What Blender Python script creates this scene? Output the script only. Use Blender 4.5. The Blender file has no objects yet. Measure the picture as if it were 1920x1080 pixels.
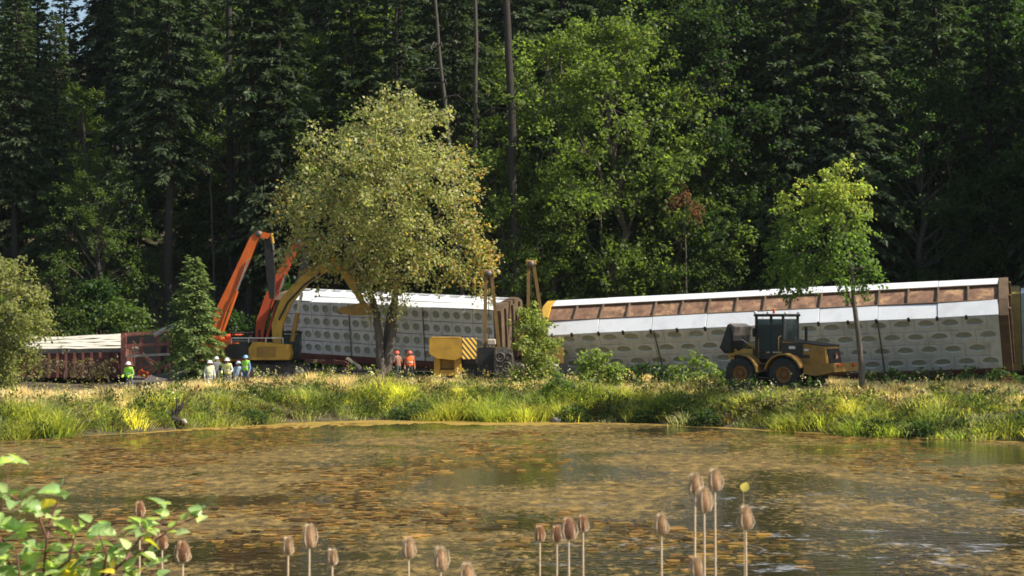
import bpy, bmesh, math, random
import numpy as np
from mathutils import Vector, Matrix, noise as mnoise

random.seed(7)
RNG = np.random.default_rng(11)
scene = bpy.context.scene
COL = scene.collection
R = math.radians

# ------------------------------------------------------------------ camera
FPX = 3100.0                       # focal length in pixels of the 1920-wide photograph
CAMZ = 5.0
PITCH = math.atan(60 / FPX)
cam_data = bpy.data.cameras.new('camera')
cam = bpy.data.objects.new('camera', cam_data)
COL.objects.link(cam)
cam.location = (0, 0, CAMZ)
cam.rotation_euler = (math.pi / 2 + PITCH, 0, 0)
cam_data.sensor_width = 36
cam_data.lens = 36 * FPX / 1920
cam_data.clip_end = 3000
cam_data.dof.use_dof = True
cam_data.dof.focus_distance = 70
cam_data.dof.aperture_fstop = 13
scene.camera = cam

# ------------------------------------------------------------------ sky, sun, exposure
SUN_EL = R(46)
SUN_H = Vector((0.97, -0.24, 0)).normalized()
SUN_V = Vector((SUN_H.x * math.cos(SUN_EL), SUN_H.y * math.cos(SUN_EL), math.sin(SUN_EL)))
world = bpy.data.worlds.new('World')
scene.world = world
world.use_nodes = True
wn = world.node_tree
bg = wn.nodes['Background']
sky = wn.nodes.new('ShaderNodeTexSky')
sky.sky_type = 'NISHITA'
sky.sun_disc = False
sky.sun_elevation = SUN_EL
sky.sun_rotation = math.atan2(SUN_H.x, SUN_H.y)
sky.air_density = 1.2
wn.links.new(sky.outputs[0], bg.inputs[0])
bg.inputs[1].default_value = 0.09
sd = bpy.data.lights.new('sun', 'SUN')
sd.energy = 5.0
sd.angle = R(0.55)
sd.color = (1.0, 0.93, 0.80)
sun = bpy.data.objects.new('sun', sd)
COL.objects.link(sun)
sun.location = (60, 60, 80)
sun.rotation_euler = (-SUN_V).to_track_quat('-Z', 'Y').to_euler()
vs = scene.view_settings
vs.view_transform = 'Standard'
vs.look = 'None'
vs.gamma = 1
vs.use_curve_mapping = False
vs.exposure = 0.65
scene.cycles.max_bounces = 6
scene.cycles.diffuse_bounces = 3
scene.cycles.glossy_bounces = 3
scene.cycles.transmission_bounces = 4
scene.cycles.filter_width = 1.7
scene.cycles.use_denoising = True


def P(px, py, D):
    """World point on the photo ray through (px, py) at ground distance D."""
    a, b = (px - 960) / FPX, (540 - py) / FPX
    y = math.cos(PITCH) - b * math.sin(PITCH)
    z = math.sin(PITCH) + b * math.cos(PITCH)
    return Vector((a * D / y, D, CAMZ + z * D / y))


# ------------------------------------------------------------------ helpers
def tag(o, label=None, cat=None, group=None, kind=None):
    if label: o['label'] = label
    if cat: o['category'] = cat
    if group: o['group'] = group
    if kind: o['kind'] = kind
    return o


def empty(name, loc, label, cat, group=None, rz=0.0):
    o = bpy.data.objects.new(name, None)
    COL.objects.link(o)
    o.location = loc
    o.rotation_euler = (0, 0, rz)
    o.empty_display_size = 0.2
    return tag(o, label, cat, group)


def link(name, mesh, parent=None, loc=None, rot=None, scale=None):
    o = bpy.data.objects.new(name, mesh)
    COL.objects.link(o)
    if parent is not None: o.parent = parent
    if loc is not None: o.location = loc
    if rot is not None: o.rotation_euler = rot
    if scale is not None: o.scale = scale
    return o


class MB:
    """Collects shapes into one mesh."""
    def __init__(self):
        self.v, self.f, self.m, self.s = [], [], [], []

    def add(self, verts, faces, mi=0, smooth=False):
        n = len(self.v)
        self.v += [tuple(p) for p in verts]
        self.f += [tuple(i + n for i in f) for f in faces]
        self.m += [mi] * len(faces)
        self.s += [smooth] * len(faces)
        return self

    def box(self, c, s, rot=None, mi=0, bev=0.0):
        hx, hy, hz = s[0] / 2, s[1] / 2, s[2] / 2
        b = min(bev, hx * .9, hy * .9, hz * .9)
        vs, fs = [], []
        if b <= 0:
            for z in (-hz, hz):
                for x, y in ((-hx, -hy), (hx, -hy), (hx, hy), (-hx, hy)):
                    vs.append(Vector((x, y, z)))
            fs = [(3, 2, 1, 0), (4, 5, 6, 7), (0, 1, 5, 4), (1, 2, 6, 5), (2, 3, 7, 6), (3, 0, 4, 7)]
        else:
            prof = [(-hz, b), (-hz + b, 0), (hz - b, 0), (hz, b)]
            for z, ins in prof:
                x, y = hx - ins, hy - ins
                for px, py in ((-x + b, -y), (x - b, -y), (x, -y + b), (x, y - b), (x - b, y), (-x + b, y), (-x, y - b), (-x, -y + b)):
                    vs.append(Vector((px, py, z)))
            fs = [tuple(range(7, -1, -1)), tuple(range(24, 32))]
            for k in range(3):
                for i in range(8):
                    j = (i + 1) % 8
                    fs.append((k * 8 + i, k * 8 + j, (k + 1) * 8 + j, (k + 1) * 8 + i))
        if rot is not None:
            from mathutils import Euler
            m = Euler(rot).to_matrix() if not isinstance(rot, Matrix) else rot
            vs = [m @ p for p in vs]
        c = Vector(c)
        return self.add([p + c for p in vs], fs, mi)

    def tube(self, pts, rad, n=8, mi=0, smooth=True, cap=True):
        pts = [Vector(p) for p in pts]
        if not hasattr(rad, '__len__'): rad = [rad] * len(pts)
        ref = None
        rings = []
        for i, p in enumerate(pts):
            t = (pts[min(i + 1, len(pts) - 1)] - pts[max(i - 1, 0)])
            if t.length < 1e-9: t = Vector((0, 0, 1))
            t.normalize()
            if ref is None:
                ref = t.orthogonal().normalized()
            else:
                ref = (ref - t * ref.dot(t))
                ref = ref.normalized() if ref.length > 1e-6 else t.orthogonal().normalized()
            b = t.cross(ref)
            rings.append([p + (ref * math.cos(2 * math.pi * k / n) + b * math.sin(2 * math.pi * k / n)) * rad[i] for k in range(n)])
        vs = [q for r in rings for q in r]
        fs = []
        for i in range(len(pts) - 1):
            for k in range(n):
                a, c = i * n + k, i * n + (k + 1) % n
                fs.append((a, c, c + n, a + n))
        self.add(vs, fs, mi, smooth)
        if cap:
            self.add(rings[0], [tuple(range(n - 1, -1, -1))], mi)
            self.add(rings[-1], [tuple(range(n))], mi)
        return self

    def sweep(self, pts, hh, hd, dvec, mi=0):
        """Box-section beam along pts: half height hh (list) in the plane square to dvec, half depth hd."""
        pts = [Vector(p) for p in pts]
        dvec = Vector(dvec).normalized()
        if not hasattr(hh, '__len__'): hh = [hh] * len(pts)
        vs, fs = [], []
        for i, p in enumerate(pts):
            t = (pts[min(i + 1, len(pts) - 1)] - pts[max(i - 1, 0)]).normalized()
            nrm = dvec.cross(t).normalized()
            vs += [p + nrm * hh[i] - dvec * hd, p + nrm * hh[i] + dvec * hd, p - nrm * hh[i] + dvec * hd, p - nrm * hh[i] - dvec * hd]
        for i in range(len(pts) - 1):
            for k in range(4):
                a, c = i * 4 + k, i * 4 + (k + 1) % 4
                fs.append((a, a + 4, c + 4, c))
        n = len(pts) * 4
        fs += [(0, 1, 2, 3), (n - 1, n - 2, n - 3, n - 4)]
        return self.add(vs, fs, mi)

    def prism(self, outline, y0, y1, mi=0, axes='xz'):
        """Extrude a 2-D outline (x,z) from y0 to y1."""
        n = len(outline)
        def mk(a, b, y):
            return {'xz': (a, y, b), 'yz': (y, a, b), 'xy': (a, b, y)}[axes]
        vs = [mk(a, b, y0) for a, b in outline] + [mk(a, b, y1) for a, b in outline]
        fs = [tuple(range(n)), tuple(range(2 * n - 1, n - 1, -1))]
        fs += [(i, i + n, (i + 1) % n + n, (i + 1) % n) for i in range(n)]
        return self.add(vs, fs, mi)

    def lathe(self, prof, c=(0, 0, 0), n=12, axis='z', mi=0, smooth=True):
        vs, fs = [], []
        for r, h in prof:
            for k in range(n):
                a = 2 * math.pi * k / n
                p = (r * math.cos(a), r * math.sin(a), h)
                if axis == 'y': p = (p[0], p[2], p[1])
                if axis == 'x': p = (p[2], p[0], p[1])
                vs.append(Vector(p) + Vector(c))
        for i in range(len(prof) - 1):
            for k in range(n):
                a, b = i * n + k, i * n + (k + 1) % n
                fs.append((a, b, b + n, a + n))
        return self.add(vs, fs, mi, smooth)

    def mesh(self, name, mats):
        me = bpy.data.meshes.new(name)
        me.from_pydata(self.v, [], self.f)
        if not isinstance(mats, (list, tuple)): mats = [mats]
        for m in mats: me.materials.append(m)
        me.polygons.foreach_set('material_index', self.m)
        me.polygons.foreach_set('use_smooth', self.s)
        bm = bmesh.new(); bm.from_mesh(me)
        bmesh.ops.recalc_face_normals(bm, faces=bm.faces[:])
        bm.to_mesh(me); bm.free()
        me.update()
        return me

    def build(self, name, mats, parent=None, **kw):
        return link(name, self.mesh(name, mats), parent, **kw)


# ------------------------------------------------------------------ materials
def new_mat(name):
    m = bpy.data.materials.new(name)
    m.use_nodes = True
    nt = m.node_tree
    return m, nt, nt.nodes['Principled BSDF']


def N(nt, t, **kw):
    n = nt.nodes.new(t)
    for k, v in kw.items():
        if k in n.inputs: n.inputs[k].default_value = v
        else: setattr(n, k, v)
    return n


def ramp(nt, pts, fac=None):
    r = nt.nodes.new('ShaderNodeValToRGB')
    el = r.color_ramp.elements
    while len(el) < len(pts): el.new(0.5)
    for e, (p, c) in zip(el, pts):
        e.position = p
        e.color = (c[0], c[1], c[2], 1) if hasattr(c, '__len__') else (c, c, c, 1)
    if fac is not None: nt.links.new(fac, r.inputs[0])
    return r


def surf(name, col, col2=None, rough=0.6, metal=0.0, scale=3.0, bump=0.0, dirt=None, dirt_amt=0.45, stretch=(1, 1, 1), spec=0.4):
    """Painted or plain surface with colour wear from world-space noise."""
    m, nt, bs = new_mat(name)
    geo = N(nt, 'ShaderNodeNewGeometry')
    mp = N(nt, 'ShaderNodeMapping'); mp.inputs['Scale'].default_value = stretch
    nt.links.new(geo.outputs['Position'], mp.inputs[0])
    n1 = N(nt, 'ShaderNodeTexNoise', Scale=scale, Detail=6.0, Roughness=0.65)
    nt.links.new(mp.outputs[0], n1.inputs['Vector'])
    c2 = col2 or tuple(c * 0.72 for c in col)
    r1 = ramp(nt, [(0.3, c2), (0.7, col)], n1.outputs[0])
    out = r1.outputs[0]
    if dirt:
        n2 = N(nt, 'ShaderNodeTexNoise', Scale=scale * 0.6, Detail=9.0, Roughness=0.75)
        nt.links.new(mp.outputs[0], n2.inputs['Vector'])
        r2 = ramp(nt, [(0.5, 0.0), (0.68, dirt_amt)], n2.outputs[0])
        mx = N(nt, 'ShaderNodeMix', data_type='RGBA')
        nt.links.new(r2.outputs[0], mx.inputs[0])
        nt.links.new(out, mx.inputs[6])
        mx.inputs[7].default_value = (*dirt, 1)
        out = mx.outputs[2]
    nt.links.new(out, bs.inputs['Base Color'])
    bs.inputs['Roughness'].default_value = rough
    bs.inputs['Metallic'].default_value = metal
    bs.inputs['Specular IOR Level'].default_value = spec
    if bump:
        bp = N(nt, 'ShaderNodeBump', Strength=0.6, Distance=bump)
        nt.links.new(n1.outputs[0], bp.inputs['Height'])
        nt.links.new(bp.outputs[0], bs.inputs['Normal'])
    return m


def leaf_mat(name, trans=0.45, rough=0.45, gain=1.0, tgain=1.6, vary=0.25, spec=0.35):
    """Foliage: per-leaf colour from the mesh, light passing through the blade."""
    m, nt, bs = new_mat(name)
    at = N(nt, 'ShaderNodeAttribute', attribute_name='Col')
    oi = N(nt, 'ShaderNodeObjectInfo')
    mr = N(nt, 'ShaderNodeMapRange')
    mr.inputs[3].default_value = (1 - vary) * gain
    mr.inputs[4].default_value = (1 + vary) * gain
    nt.links.new(oi.outputs['Random'], mr.inputs[0])
    mul = N(nt, 'ShaderNodeVectorMath', operation='SCALE')
    nt.links.new(at.outputs['Color'], mul.inputs[0])
    nt.links.new(mr.outputs[0], mul.inputs['Scale'])
    nt.links.new(mul.outputs[0], bs.inputs['Base Color'])
    bs.inputs['Roughness'].default_value = rough
    bs.inputs['Specular IOR Level'].default_value = spec
    tr = N(nt, 'ShaderNodeBsdfTranslucent')
    m2 = N(nt, 'ShaderNodeVectorMath', operation='MULTIPLY')
    nt.links.new(mul.outputs[0], m2.inputs[0])
    m2.inputs[1].default_value = (tgain, tgain * 1.12, tgain * 0.55)
    nt.links.new(m2.outputs[0], tr.inputs[0])
    mix = N(nt, 'ShaderNodeMixShader')
    mix.inputs[0].default_value = trans
    nt.links.new(bs.outputs[0], mix.inputs[1])
    nt.links.new(tr.outputs[0], mix.inputs[2])
    nt.links.new(mix.outputs[0], nt.nodes['Material Output'].inputs[0])
    return m


M = {}
M['leaf'] = leaf_mat('broadleaf_foliage', 0.5, 0.5, 1.12, 1.9)
M['bigleaf'] = leaf_mat('big_tree_foliage', 0.45, 0.45, 1.65, 1.7, 0.0, 0.45)
M['needle'] = leaf_mat('conifer_foliage', 0.3, 0.6, 1.25, 1.5, 0.3, 0.2)
M['grass'] = leaf_mat('grass_blades', 0.45, 0.55, 1.6, 1.7, 0.0, 0.3)
M['nearleaf'] = leaf_mat('shrub_leaf', 0.35, 0.35, 1.2, 1.7, 0.3, 0.6)
M['bark'] = surf('bark', (0.05, 0.042, 0.033), (0.022, 0.018, 0.015), 0.9, scale=2.5, bump=0.05, stretch=(6, 6, 1.2))
M['bark_pale'] = surf('pale_dead_bark', (0.10, 0.085, 0.07), (0.05, 0.042, 0.036), 0.9, scale=2.0, bump=0.05, stretch=(5, 5, 1))
M['bark_maple'] = surf('maple_bark', (0.16, 0.13, 0.105), (0.07, 0.055, 0.045), 0.9, scale=2.5, bump=0.04, stretch=(4, 4, 1.2))
M['panel_grey'] = surf('grey_car_paint', (0.74, 0.73, 0.74), (0.62, 0.61, 0.62), 0.5, scale=1.3, dirt=(0.20, 0.12, 0.08), dirt_amt=0.4, stretch=(2.2, 2.2, 0.6))
M['panel_white'] = surf('white_car_paint', (0.70, 0.71, 0.70), (0.58, 0.59, 0.57), 0.5, scale=1.0, dirt=(0.22, 0.21, 0.16), dirt_amt=0.45, stretch=(2, 2, 0.5))
M['roof_white'] = surf('white_roof_sheet', (0.80, 0.81, 0.83), (0.70, 0.71, 0.73), 0.42, scale=1.2, dirt=(0.36, 0.33, 0.28), dirt_amt=0.25)
M['screen'] = surf('perforated_screen', (0.40, 0.41, 0.34), (0.28, 0.295, 0.23), 0.7, scale=6)
M['rust_roof'] = surf('rusty_roof_sheet', (0.30, 0.165, 0.10), (0.11, 0.058, 0.036), 0.8, scale=1.7, dirt=(0.66, 0.40, 0.20), dirt_amt=0.85, bump=0.02)
M['rust'] = surf('rust_red_steel', (0.17, 0.055, 0.04), (0.08, 0.028, 0.022), 0.8, scale=2, dirt=(0.22, 0.12, 0.08))
M['rust_brown'] = surf('rust_brown_steel', (0.16, 0.105, 0.06), (0.07, 0.045, 0.03), 0.8, scale=2, dirt=(0.25, 0.15, 0.06))
M['olive_yellow'] = surf('weathered_yellow_steel', (0.36, 0.25, 0.06), (0.20, 0.14, 0.05), 0.65, scale=1.5, dirt=(0.10, 0.07, 0.04))
M['yellow_post'] = surf('yellow_end_post', (0.62, 0.38, 0.05), (0.42, 0.25, 0.05), 0.6, scale=2)
M['dark'] = surf('dark_interior', (0.03, 0.03, 0.03), None, 0.8)
M['cream'] = surf('cream_car_sheet', (0.74, 0.69, 0.58), (0.52, 0.47, 0.38), 0.7, scale=1.2, dirt=(0.25, 0.2, 0.14), stretch=(0.6, 4, 4))
M['teal'] = surf('pale_teal_panel', (0.35, 0.47, 0.45), None, 0.5, scale=1)
M['yellow'] = surf('machine_yellow', (0.56, 0.32, 0.035), (0.40, 0.22, 0.03), 0.5, scale=2.0, dirt=(0.14, 0.09, 0.05), dirt_amt=0.5)
M['yellow_dark'] = surf('dusty_shaded_machine_yellow', (0.36, 0.20, 0.035), (0.24, 0.13, 0.03), 0.65, scale=2.5, dirt=(0.12, 0.08, 0.05), dirt_amt=0.6)  # dirty darker yellow; on the loader it also carries the shade
M['orange'] = surf('machine_orange', (0.78, 0.16, 0.02), (0.58, 0.11, 0.02), 0.45, scale=1.5, dirt=(0.22, 0.09, 0.04), dirt_amt=0.3)
M['orange_red'] = surf('machine_orange_red', (0.62, 0.10, 0.03), (0.46, 0.07, 0.02), 0.5, scale=1.5, dirt=(0.2, 0.08, 0.05), dirt_amt=0.3)
M['mast'] = surf('brown_yellow_mast', (0.26, 0.155, 0.045), (0.15, 0.085, 0.03), 0.7, scale=2)
M['rim'] = surf('shaded_orange_rim', (0.26, 0.12, 0.03), (0.15, 0.07, 0.02), 0.7, scale=4)  # rim orange darkened to hold the shade round the loader wheels
M['rust_light'] = surf('faded_red_steel', (0.34, 0.12, 0.09), (0.20, 0.07, 0.05), 0.75, scale=2, dirt=(0.4, 0.28, 0.2))
M['black'] = surf('black_steel', (0.022, 0.022, 0.024), (0.012, 0.012, 0.012), 0.55, scale=4, dirt=(0.06, 0.05, 0.04))
M['rubber'] = surf('tyre_rubber', (0.030, 0.029, 0.028), (0.018, 0.018, 0.018), 0.85, scale=5, dirt=(0.09, 0.075, 0.055), dirt_amt=0.6)
M['steel'] = surf('grey_worn_steel', (0.22, 0.20, 0.18), (0.10, 0.09, 0.085), 0.55, 0.5, scale=5, dirt=(0.14, 0.09, 0.06))
M['chrome'] = surf('bright_cylinder_rod', (0.6, 0.58, 0.52), None, 0.25, 1.0)
M['pale'] = surf('pale_debris', (0.52, 0.46, 0.38), (0.34, 0.28, 0.22), 0.8, scale=3)
M['white'] = surf('white_paint', (0.75, 0.75, 0.74), None, 0.5)
M['rock'] = surf('grey_rock', (0.20, 0.19, 0.19), (0.12, 0.11, 0.11), 0.9, scale=4, bump=0.04)
M['wood_dark'] = surf('wet_dark_wood', (0.055, 0.045, 0.045), (0.025, 0.02, 0.02), 0.85, scale=5, bump=0.03)
M['ballast'] = surf('track_ballast', (0.16, 0.15, 0.14), (0.07, 0.065, 0.06), 0.95, scale=9, bump=0.05)
M['tie'] = surf('creosote_tie', (0.06, 0.048, 0.04), None, 0.9, scale=6)
M['rail'] = surf('rail_steel', (0.30, 0.28, 0.27), (0.18, 0.14, 0.12), 0.4, 0.7)
M['teasel'] = surf('dry_teasel_head', (0.70, 0.45, 0.28), (0.50, 0.30, 0.17), 0.85, scale=120, bump=0.002)
M['teasel_dark'] = surf('dark_teasel_head', (0.22, 0.13, 0.10), (0.13, 0.075, 0.055), 0.85, scale=120, bump=0.002)
M['teasel_stem'] = surf('dry_teasel_stem', (0.72, 0.56, 0.38), (0.55, 0.40, 0.25), 0.8, scale=60)
M['twig'] = surf('reddish_twig', (0.20, 0.085, 0.065), (0.12, 0.05, 0.04), 0.7, scale=40)


def glass_mat():
    m, nt, bs = new_mat('cab_glass')
    bs.inputs['Base Color'].default_value = (0.22, 0.27, 0.27, 1)
    bs.inputs['Roughness'].default_value = 0.05
    bs.inputs['Transmission Weight'].default_value = 0.85
    bs.inputs['IOR'].default_value = 1.1
    return m


M['glass'] = glass_mat()


def plain(name, col, rough=0.6):
    m, nt, bs = new_mat(name)
    bs.inputs['Base Color'].default_value = (*col, 1)
    bs.inputs['Roughness'].default_value = rough
    return m


def stripe_mat():
    m, nt, bs = new_mat('hazard_stripes')
    tc = N(nt, 'ShaderNodeTexCoord')
    sp = N(nt, 'ShaderNodeSeparateXYZ')
    nt.links.new(tc.outputs['Object'], sp.inputs[0])
    ad = N(nt, 'ShaderNodeMath', operation='ADD')
    nt.links.new(sp.outputs[0], ad.inputs[0]); nt.links.new(sp.outputs[2], ad.inputs[1])
    mu = N(nt, 'ShaderNodeMath', operation='MULTIPLY'); mu.inputs[1].default_value = 2.9
    nt.links.new(ad.outputs[0], mu.inputs[0])
    fr = N(nt, 'ShaderNodeMath', operation='FRACT'); nt.links.new(mu.outputs[0], fr.inputs[0])
    r = ramp(nt, [(0.48, (0.62, 0.36, 0.04)), (0.52, (0.03, 0.028, 0.025))], fr.outputs[0])
    nt.links.new(r.outputs[0], bs.inputs['Base Color'])
    bs.inputs['Roughness'].default_value = 0.55
    return m


M['stripes'] = stripe_mat()


def ground_mat():
    m, nt, bs = new_mat('earth_and_litter')
    geo = N(nt, 'ShaderNodeNewGeometry')
    n1 = N(nt, 'ShaderNodeTexNoise', Scale=0.25, Detail=8.0, Roughness=0.7)
    n2 = N(nt, 'ShaderNodeTexNoise', Scale=6.0, Detail=6.0, Roughness=0.7)
    nt.links.new(geo.outputs['Position'], n1.inputs['Vector'])
    nt.links.new(geo.outputs['Position'], n2.inputs['Vector'])
    r1 = ramp(nt, [(0.3, (0.055, 0.06, 0.022)), (0.5, (0.12, 0.09, 0.045)), (0.75, (0.24, 0.18, 0.09))], n1.outputs[0])
    mx = N(nt, 'ShaderNodeMix', data_type='RGBA', blend_type='MULTIPLY')
    mx.inputs[0].default_value = 0.8
    r2 = ramp(nt, [(0.25, 0.35), (0.75, 1.0)], n2.outputs[0])
    nt.links.new(r1.outputs[0], mx.inputs[6]); nt.links.new(r2.outputs[0], mx.inputs[7])
    nt.links.new(mx.outputs[2], bs.inputs['Base Color'])
    bs.inputs['Roughness'].default_value = 0.95
    bp = N(nt, 'ShaderNodeBump', Strength=0.8, Distance=0.12)
    nt.links.new(n2.outputs[0], bp.inputs['Height']); nt.links.new(bp.outputs[0], bs.inputs['Normal'])
    return m


M['ground'] = ground_mat()


def water_mat():
    m, nt, bs = new_mat('pond_water_with_algae')
    L = nt.links.new
    geo = N(nt, 'ShaderNodeNewGeometry')
    sp = N(nt, 'ShaderNodeSeparateXYZ'); L(geo.outputs['Position'], sp.inputs[0])
    # ripples
    mpb = N(nt, 'ShaderNodeMapping'); mpb.inputs['Scale'].default_value = (1.0, 1.6, 1)
    L(geo.outputs['Position'], mpb.inputs[0])
    nb = N(nt, 'ShaderNodeTexNoise', Scale=2.6, Detail=3.0, Roughness=0.55)
    L(mpb.outputs[0], nb.inputs['Vector'])
    bp = N(nt, 'ShaderNodeBump', Strength=0.35, Distance=0.05)
    L(nb.outputs[0], bp.inputs['Height'])
    bs.inputs['Base Color'].default_value = (0.030, 0.024, 0.012, 1)
    bs.inputs['Roughness'].default_value = 0.06
    bs.inputs['IOR'].default_value = 1.33
    L(bp.outputs[0], bs.inputs['Normal'])
    # floating algae: big mats broken up by fine streaks
    nA = N(nt, 'ShaderNodeTexNoise', Scale=0.10, Detail=5.0, Roughness=0.6, Distortion=0.6)
    L(geo.outputs['Position'], nA.inputs['Vector'])
    mpf = N(nt, 'ShaderNodeMapping'); mpf.inputs['Scale'].default_value = (1.35, 0.8, 1)
    L(geo.outputs['Position'], mpf.inputs[0])
    nF = N(nt, 'ShaderNodeTexNoise', Scale=3.4, Detail=9.0, Roughness=0.72, Distortion=0.6)
    L(mpf.outputs[0], nF.inputs['Vector'])
    y0 = N(nt, 'ShaderNodeMapRange')
    y0.inputs[1].default_value = 28; y0.inputs[2].default_value = 84
    L(sp.outputs[1], y0.inputs[0])
    yr = ramp(nt, [(0.0, 0.0), (0.16, 0.05), (0.40, 0.095), (0.62, 0.06), (0.9, 0.03)], y0.outputs[0])
    a1 = N(nt, 'ShaderNodeMath', operation='MULTIPLY_ADD'); L(nA.outputs[0], a1.inputs[0]); a1.inputs[1].default_value = 1.1; L(yr.outputs[0], a1.inputs[2])
    a2 = N(nt, 'ShaderNodeMath', operation='MULTIPLY_ADD'); L(nF.outputs[0], a2.inputs[0]); a2.inputs[1].default_value = 0.85; L(a1.outputs[0], a2.inputs[2])
    a3 = N(nt, 'ShaderNodeMath', operation='MULTIPLY'); L(a2.outputs[0], a3.inputs[0]); a3.inputs[1].default_value = 0.5
    rm = ramp(nt, [(0.496, 0.0), (0.550, 1.0)], a3.outputs[0])
    # algae colours
    nC = N(nt, 'ShaderNodeTexNoise', Scale=1.6, Detail=9.0, Roughness=0.78)
    L(mpf.outputs[0], nC.inputs['Vector'])
    rc = ramp(nt, [(0.36, (0.045, 0.031, 0.009)), (0.5, (0.15, 0.10, 0.027)), (0.66, (0.40, 0.26, 0.07))], nC.outputs[0])
    al = N(nt, 'ShaderNodeBsdfPrincipled')
    L(rc.outputs[0], al.inputs['Base Color'])
    al.inputs['Roughness'].default_value = 0.55
    al.inputs['Specular IOR Level'].default_value = 0.35
    b2 = N(nt, 'ShaderNodeBump', Strength=0.9, Distance=0.06)
    L(nF.outputs[0], b2.inputs['Height']); L(b2.outputs[0], al.inputs['Normal'])
    mix = N(nt, 'ShaderNodeMixShader')
    L(rm.outputs[0], mix.inputs[0]); L(bs.outputs[0], mix.inputs[1]); L(al.outputs[0], mix.inputs[2])
    # pale sky glints painted into the water colour on the right half
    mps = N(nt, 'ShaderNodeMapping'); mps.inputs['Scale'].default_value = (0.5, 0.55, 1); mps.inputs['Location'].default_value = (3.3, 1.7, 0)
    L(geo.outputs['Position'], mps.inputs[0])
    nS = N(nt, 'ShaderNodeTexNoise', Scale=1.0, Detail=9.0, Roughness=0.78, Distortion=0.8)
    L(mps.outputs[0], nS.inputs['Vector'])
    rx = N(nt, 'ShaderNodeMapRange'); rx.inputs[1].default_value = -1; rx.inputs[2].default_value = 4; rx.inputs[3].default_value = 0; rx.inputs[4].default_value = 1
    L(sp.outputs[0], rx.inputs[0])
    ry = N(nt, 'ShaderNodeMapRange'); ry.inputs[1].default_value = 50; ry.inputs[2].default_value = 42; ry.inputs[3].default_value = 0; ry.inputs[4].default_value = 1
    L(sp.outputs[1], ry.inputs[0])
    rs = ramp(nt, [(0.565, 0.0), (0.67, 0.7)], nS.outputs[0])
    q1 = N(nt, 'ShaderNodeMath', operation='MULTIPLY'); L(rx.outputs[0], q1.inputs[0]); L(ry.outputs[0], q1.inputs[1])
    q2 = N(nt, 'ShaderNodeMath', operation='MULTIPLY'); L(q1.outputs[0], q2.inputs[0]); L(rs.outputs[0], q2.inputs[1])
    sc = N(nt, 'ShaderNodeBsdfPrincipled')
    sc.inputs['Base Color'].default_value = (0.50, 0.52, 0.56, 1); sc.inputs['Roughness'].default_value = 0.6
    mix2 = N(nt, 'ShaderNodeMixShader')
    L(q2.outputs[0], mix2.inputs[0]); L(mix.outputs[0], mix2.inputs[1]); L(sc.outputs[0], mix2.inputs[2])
    L(mix2.outputs[0], nt.nodes['Material Output'].inputs[0])
    return m


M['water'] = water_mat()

# ------------------------------------------------------------------ terrain
SHX = np.array([-400, -75, -55, -38, -21.3, -16.7, -14, -10.4, -6.4, 0, 6.2, 10.8, 14.9, 21, 38, 55, 75, 400.])
SHY = np.array([14, 16, 40, 57, 68.9, 73.1, 77.5, 80.7, 82.9, 81.6, 80.3, 76.4, 72.1, 68, 56, 40, 16, 14.])


def shore(x):
    return np.interp(x, SHX, SHY)


def sm(a, b, t):
    t = np.clip((t - a) / (b - a), 0, 1)
    return t * t * (3 - 2 * t)


def ground_z(x, y):
    x = np.asarray(x, float); y = np.asarray(y, float)
    ys = shore(x)
    d = y - ys
    left = sm(-12, -24, x)
    bank = -0.8 + 0.8 * sm(-3, 0, d) + (0.95 - .15 * left) * sm(0, 3.2, d) + (0.42 - .2 * left) * sm(2, 8, d) + (0.2 - 0.1 * left) * sm(8, 20, d)
    hill = np.clip(y - (109 + 3 * np.sin(x * 0.05)), 0, None)
    slope = 0.34 + 0.10 * sm(-30, 25, x)
    bank = bank + slope * hill * sm(0, 12, hill) - slope * np.clip(hill - 120, 0, None) * 0.9
    near = 3.3 - 4.1 * sm(6, 20, y)
    z = np.where(y < 22, np.maximum(near, np.where(d > -3, bank, -0.8)), bank)
    return z + 0.06 * np.sin(x * 1.3 + y * 0.7) * sm(0, 3, d) * sm(140, 100, y)


def gz(x, y):
    return float(ground_z(x, y))


def grid_axis(lo, hi, step, far):
    a = list(np.arange(lo, hi + 1e-6, step))
    g = step
    v = hi
    while v < far:
        g *= 1.6; v += g; a.append(v)
    g = step; v = lo; pre = []
    while v > -far:
        g *= 1.6; v -= g; pre.append(v)
    return np.array(pre[::-1] + a)


gx = grid_axis(-60, 60, 1.0, 1500)
gy = grid_axis(-15, 190, 0.8, 1500)
GX, GY = np.meshgrid(gx, gy)
GZ = ground_z(GX, GY)
gv = np.stack([GX, GY, GZ], -1).reshape(-1, 3)
nx, ny = len(gx), len(gy)
ii = (np.arange(ny - 1)[:, None] * nx + np.arange(nx - 1)[None]).ravel()
gf = np.stack([ii, ii + 1, ii + nx + 1, ii + nx], -1)
gm = bpy.data.meshes.new('ground')
gm.from_pydata(gv.tolist(), [], gf.tolist())
gm.materials.append(M['ground'])
gm.polygons.foreach_set('use_smooth', [True] * len(gf))
tag(link('ground', gm), kind='structure')
wb = MB()
wxs = np.linspace(-90, 90, 31); wys = np.linspace(7, 92, 18)
wv = [(x, y, 0.0) for y in wys for x in wxs]
wf = [(j * 31 + i, j * 31 + i + 1, (j + 1) * 31 + i + 1, (j + 1) * 31 + i) for j in range(17) for i in range(30)]
wb.add(wv, wf, smooth=True)
tag(wb.build('pond_water', M['water']), kind='structure')



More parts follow.
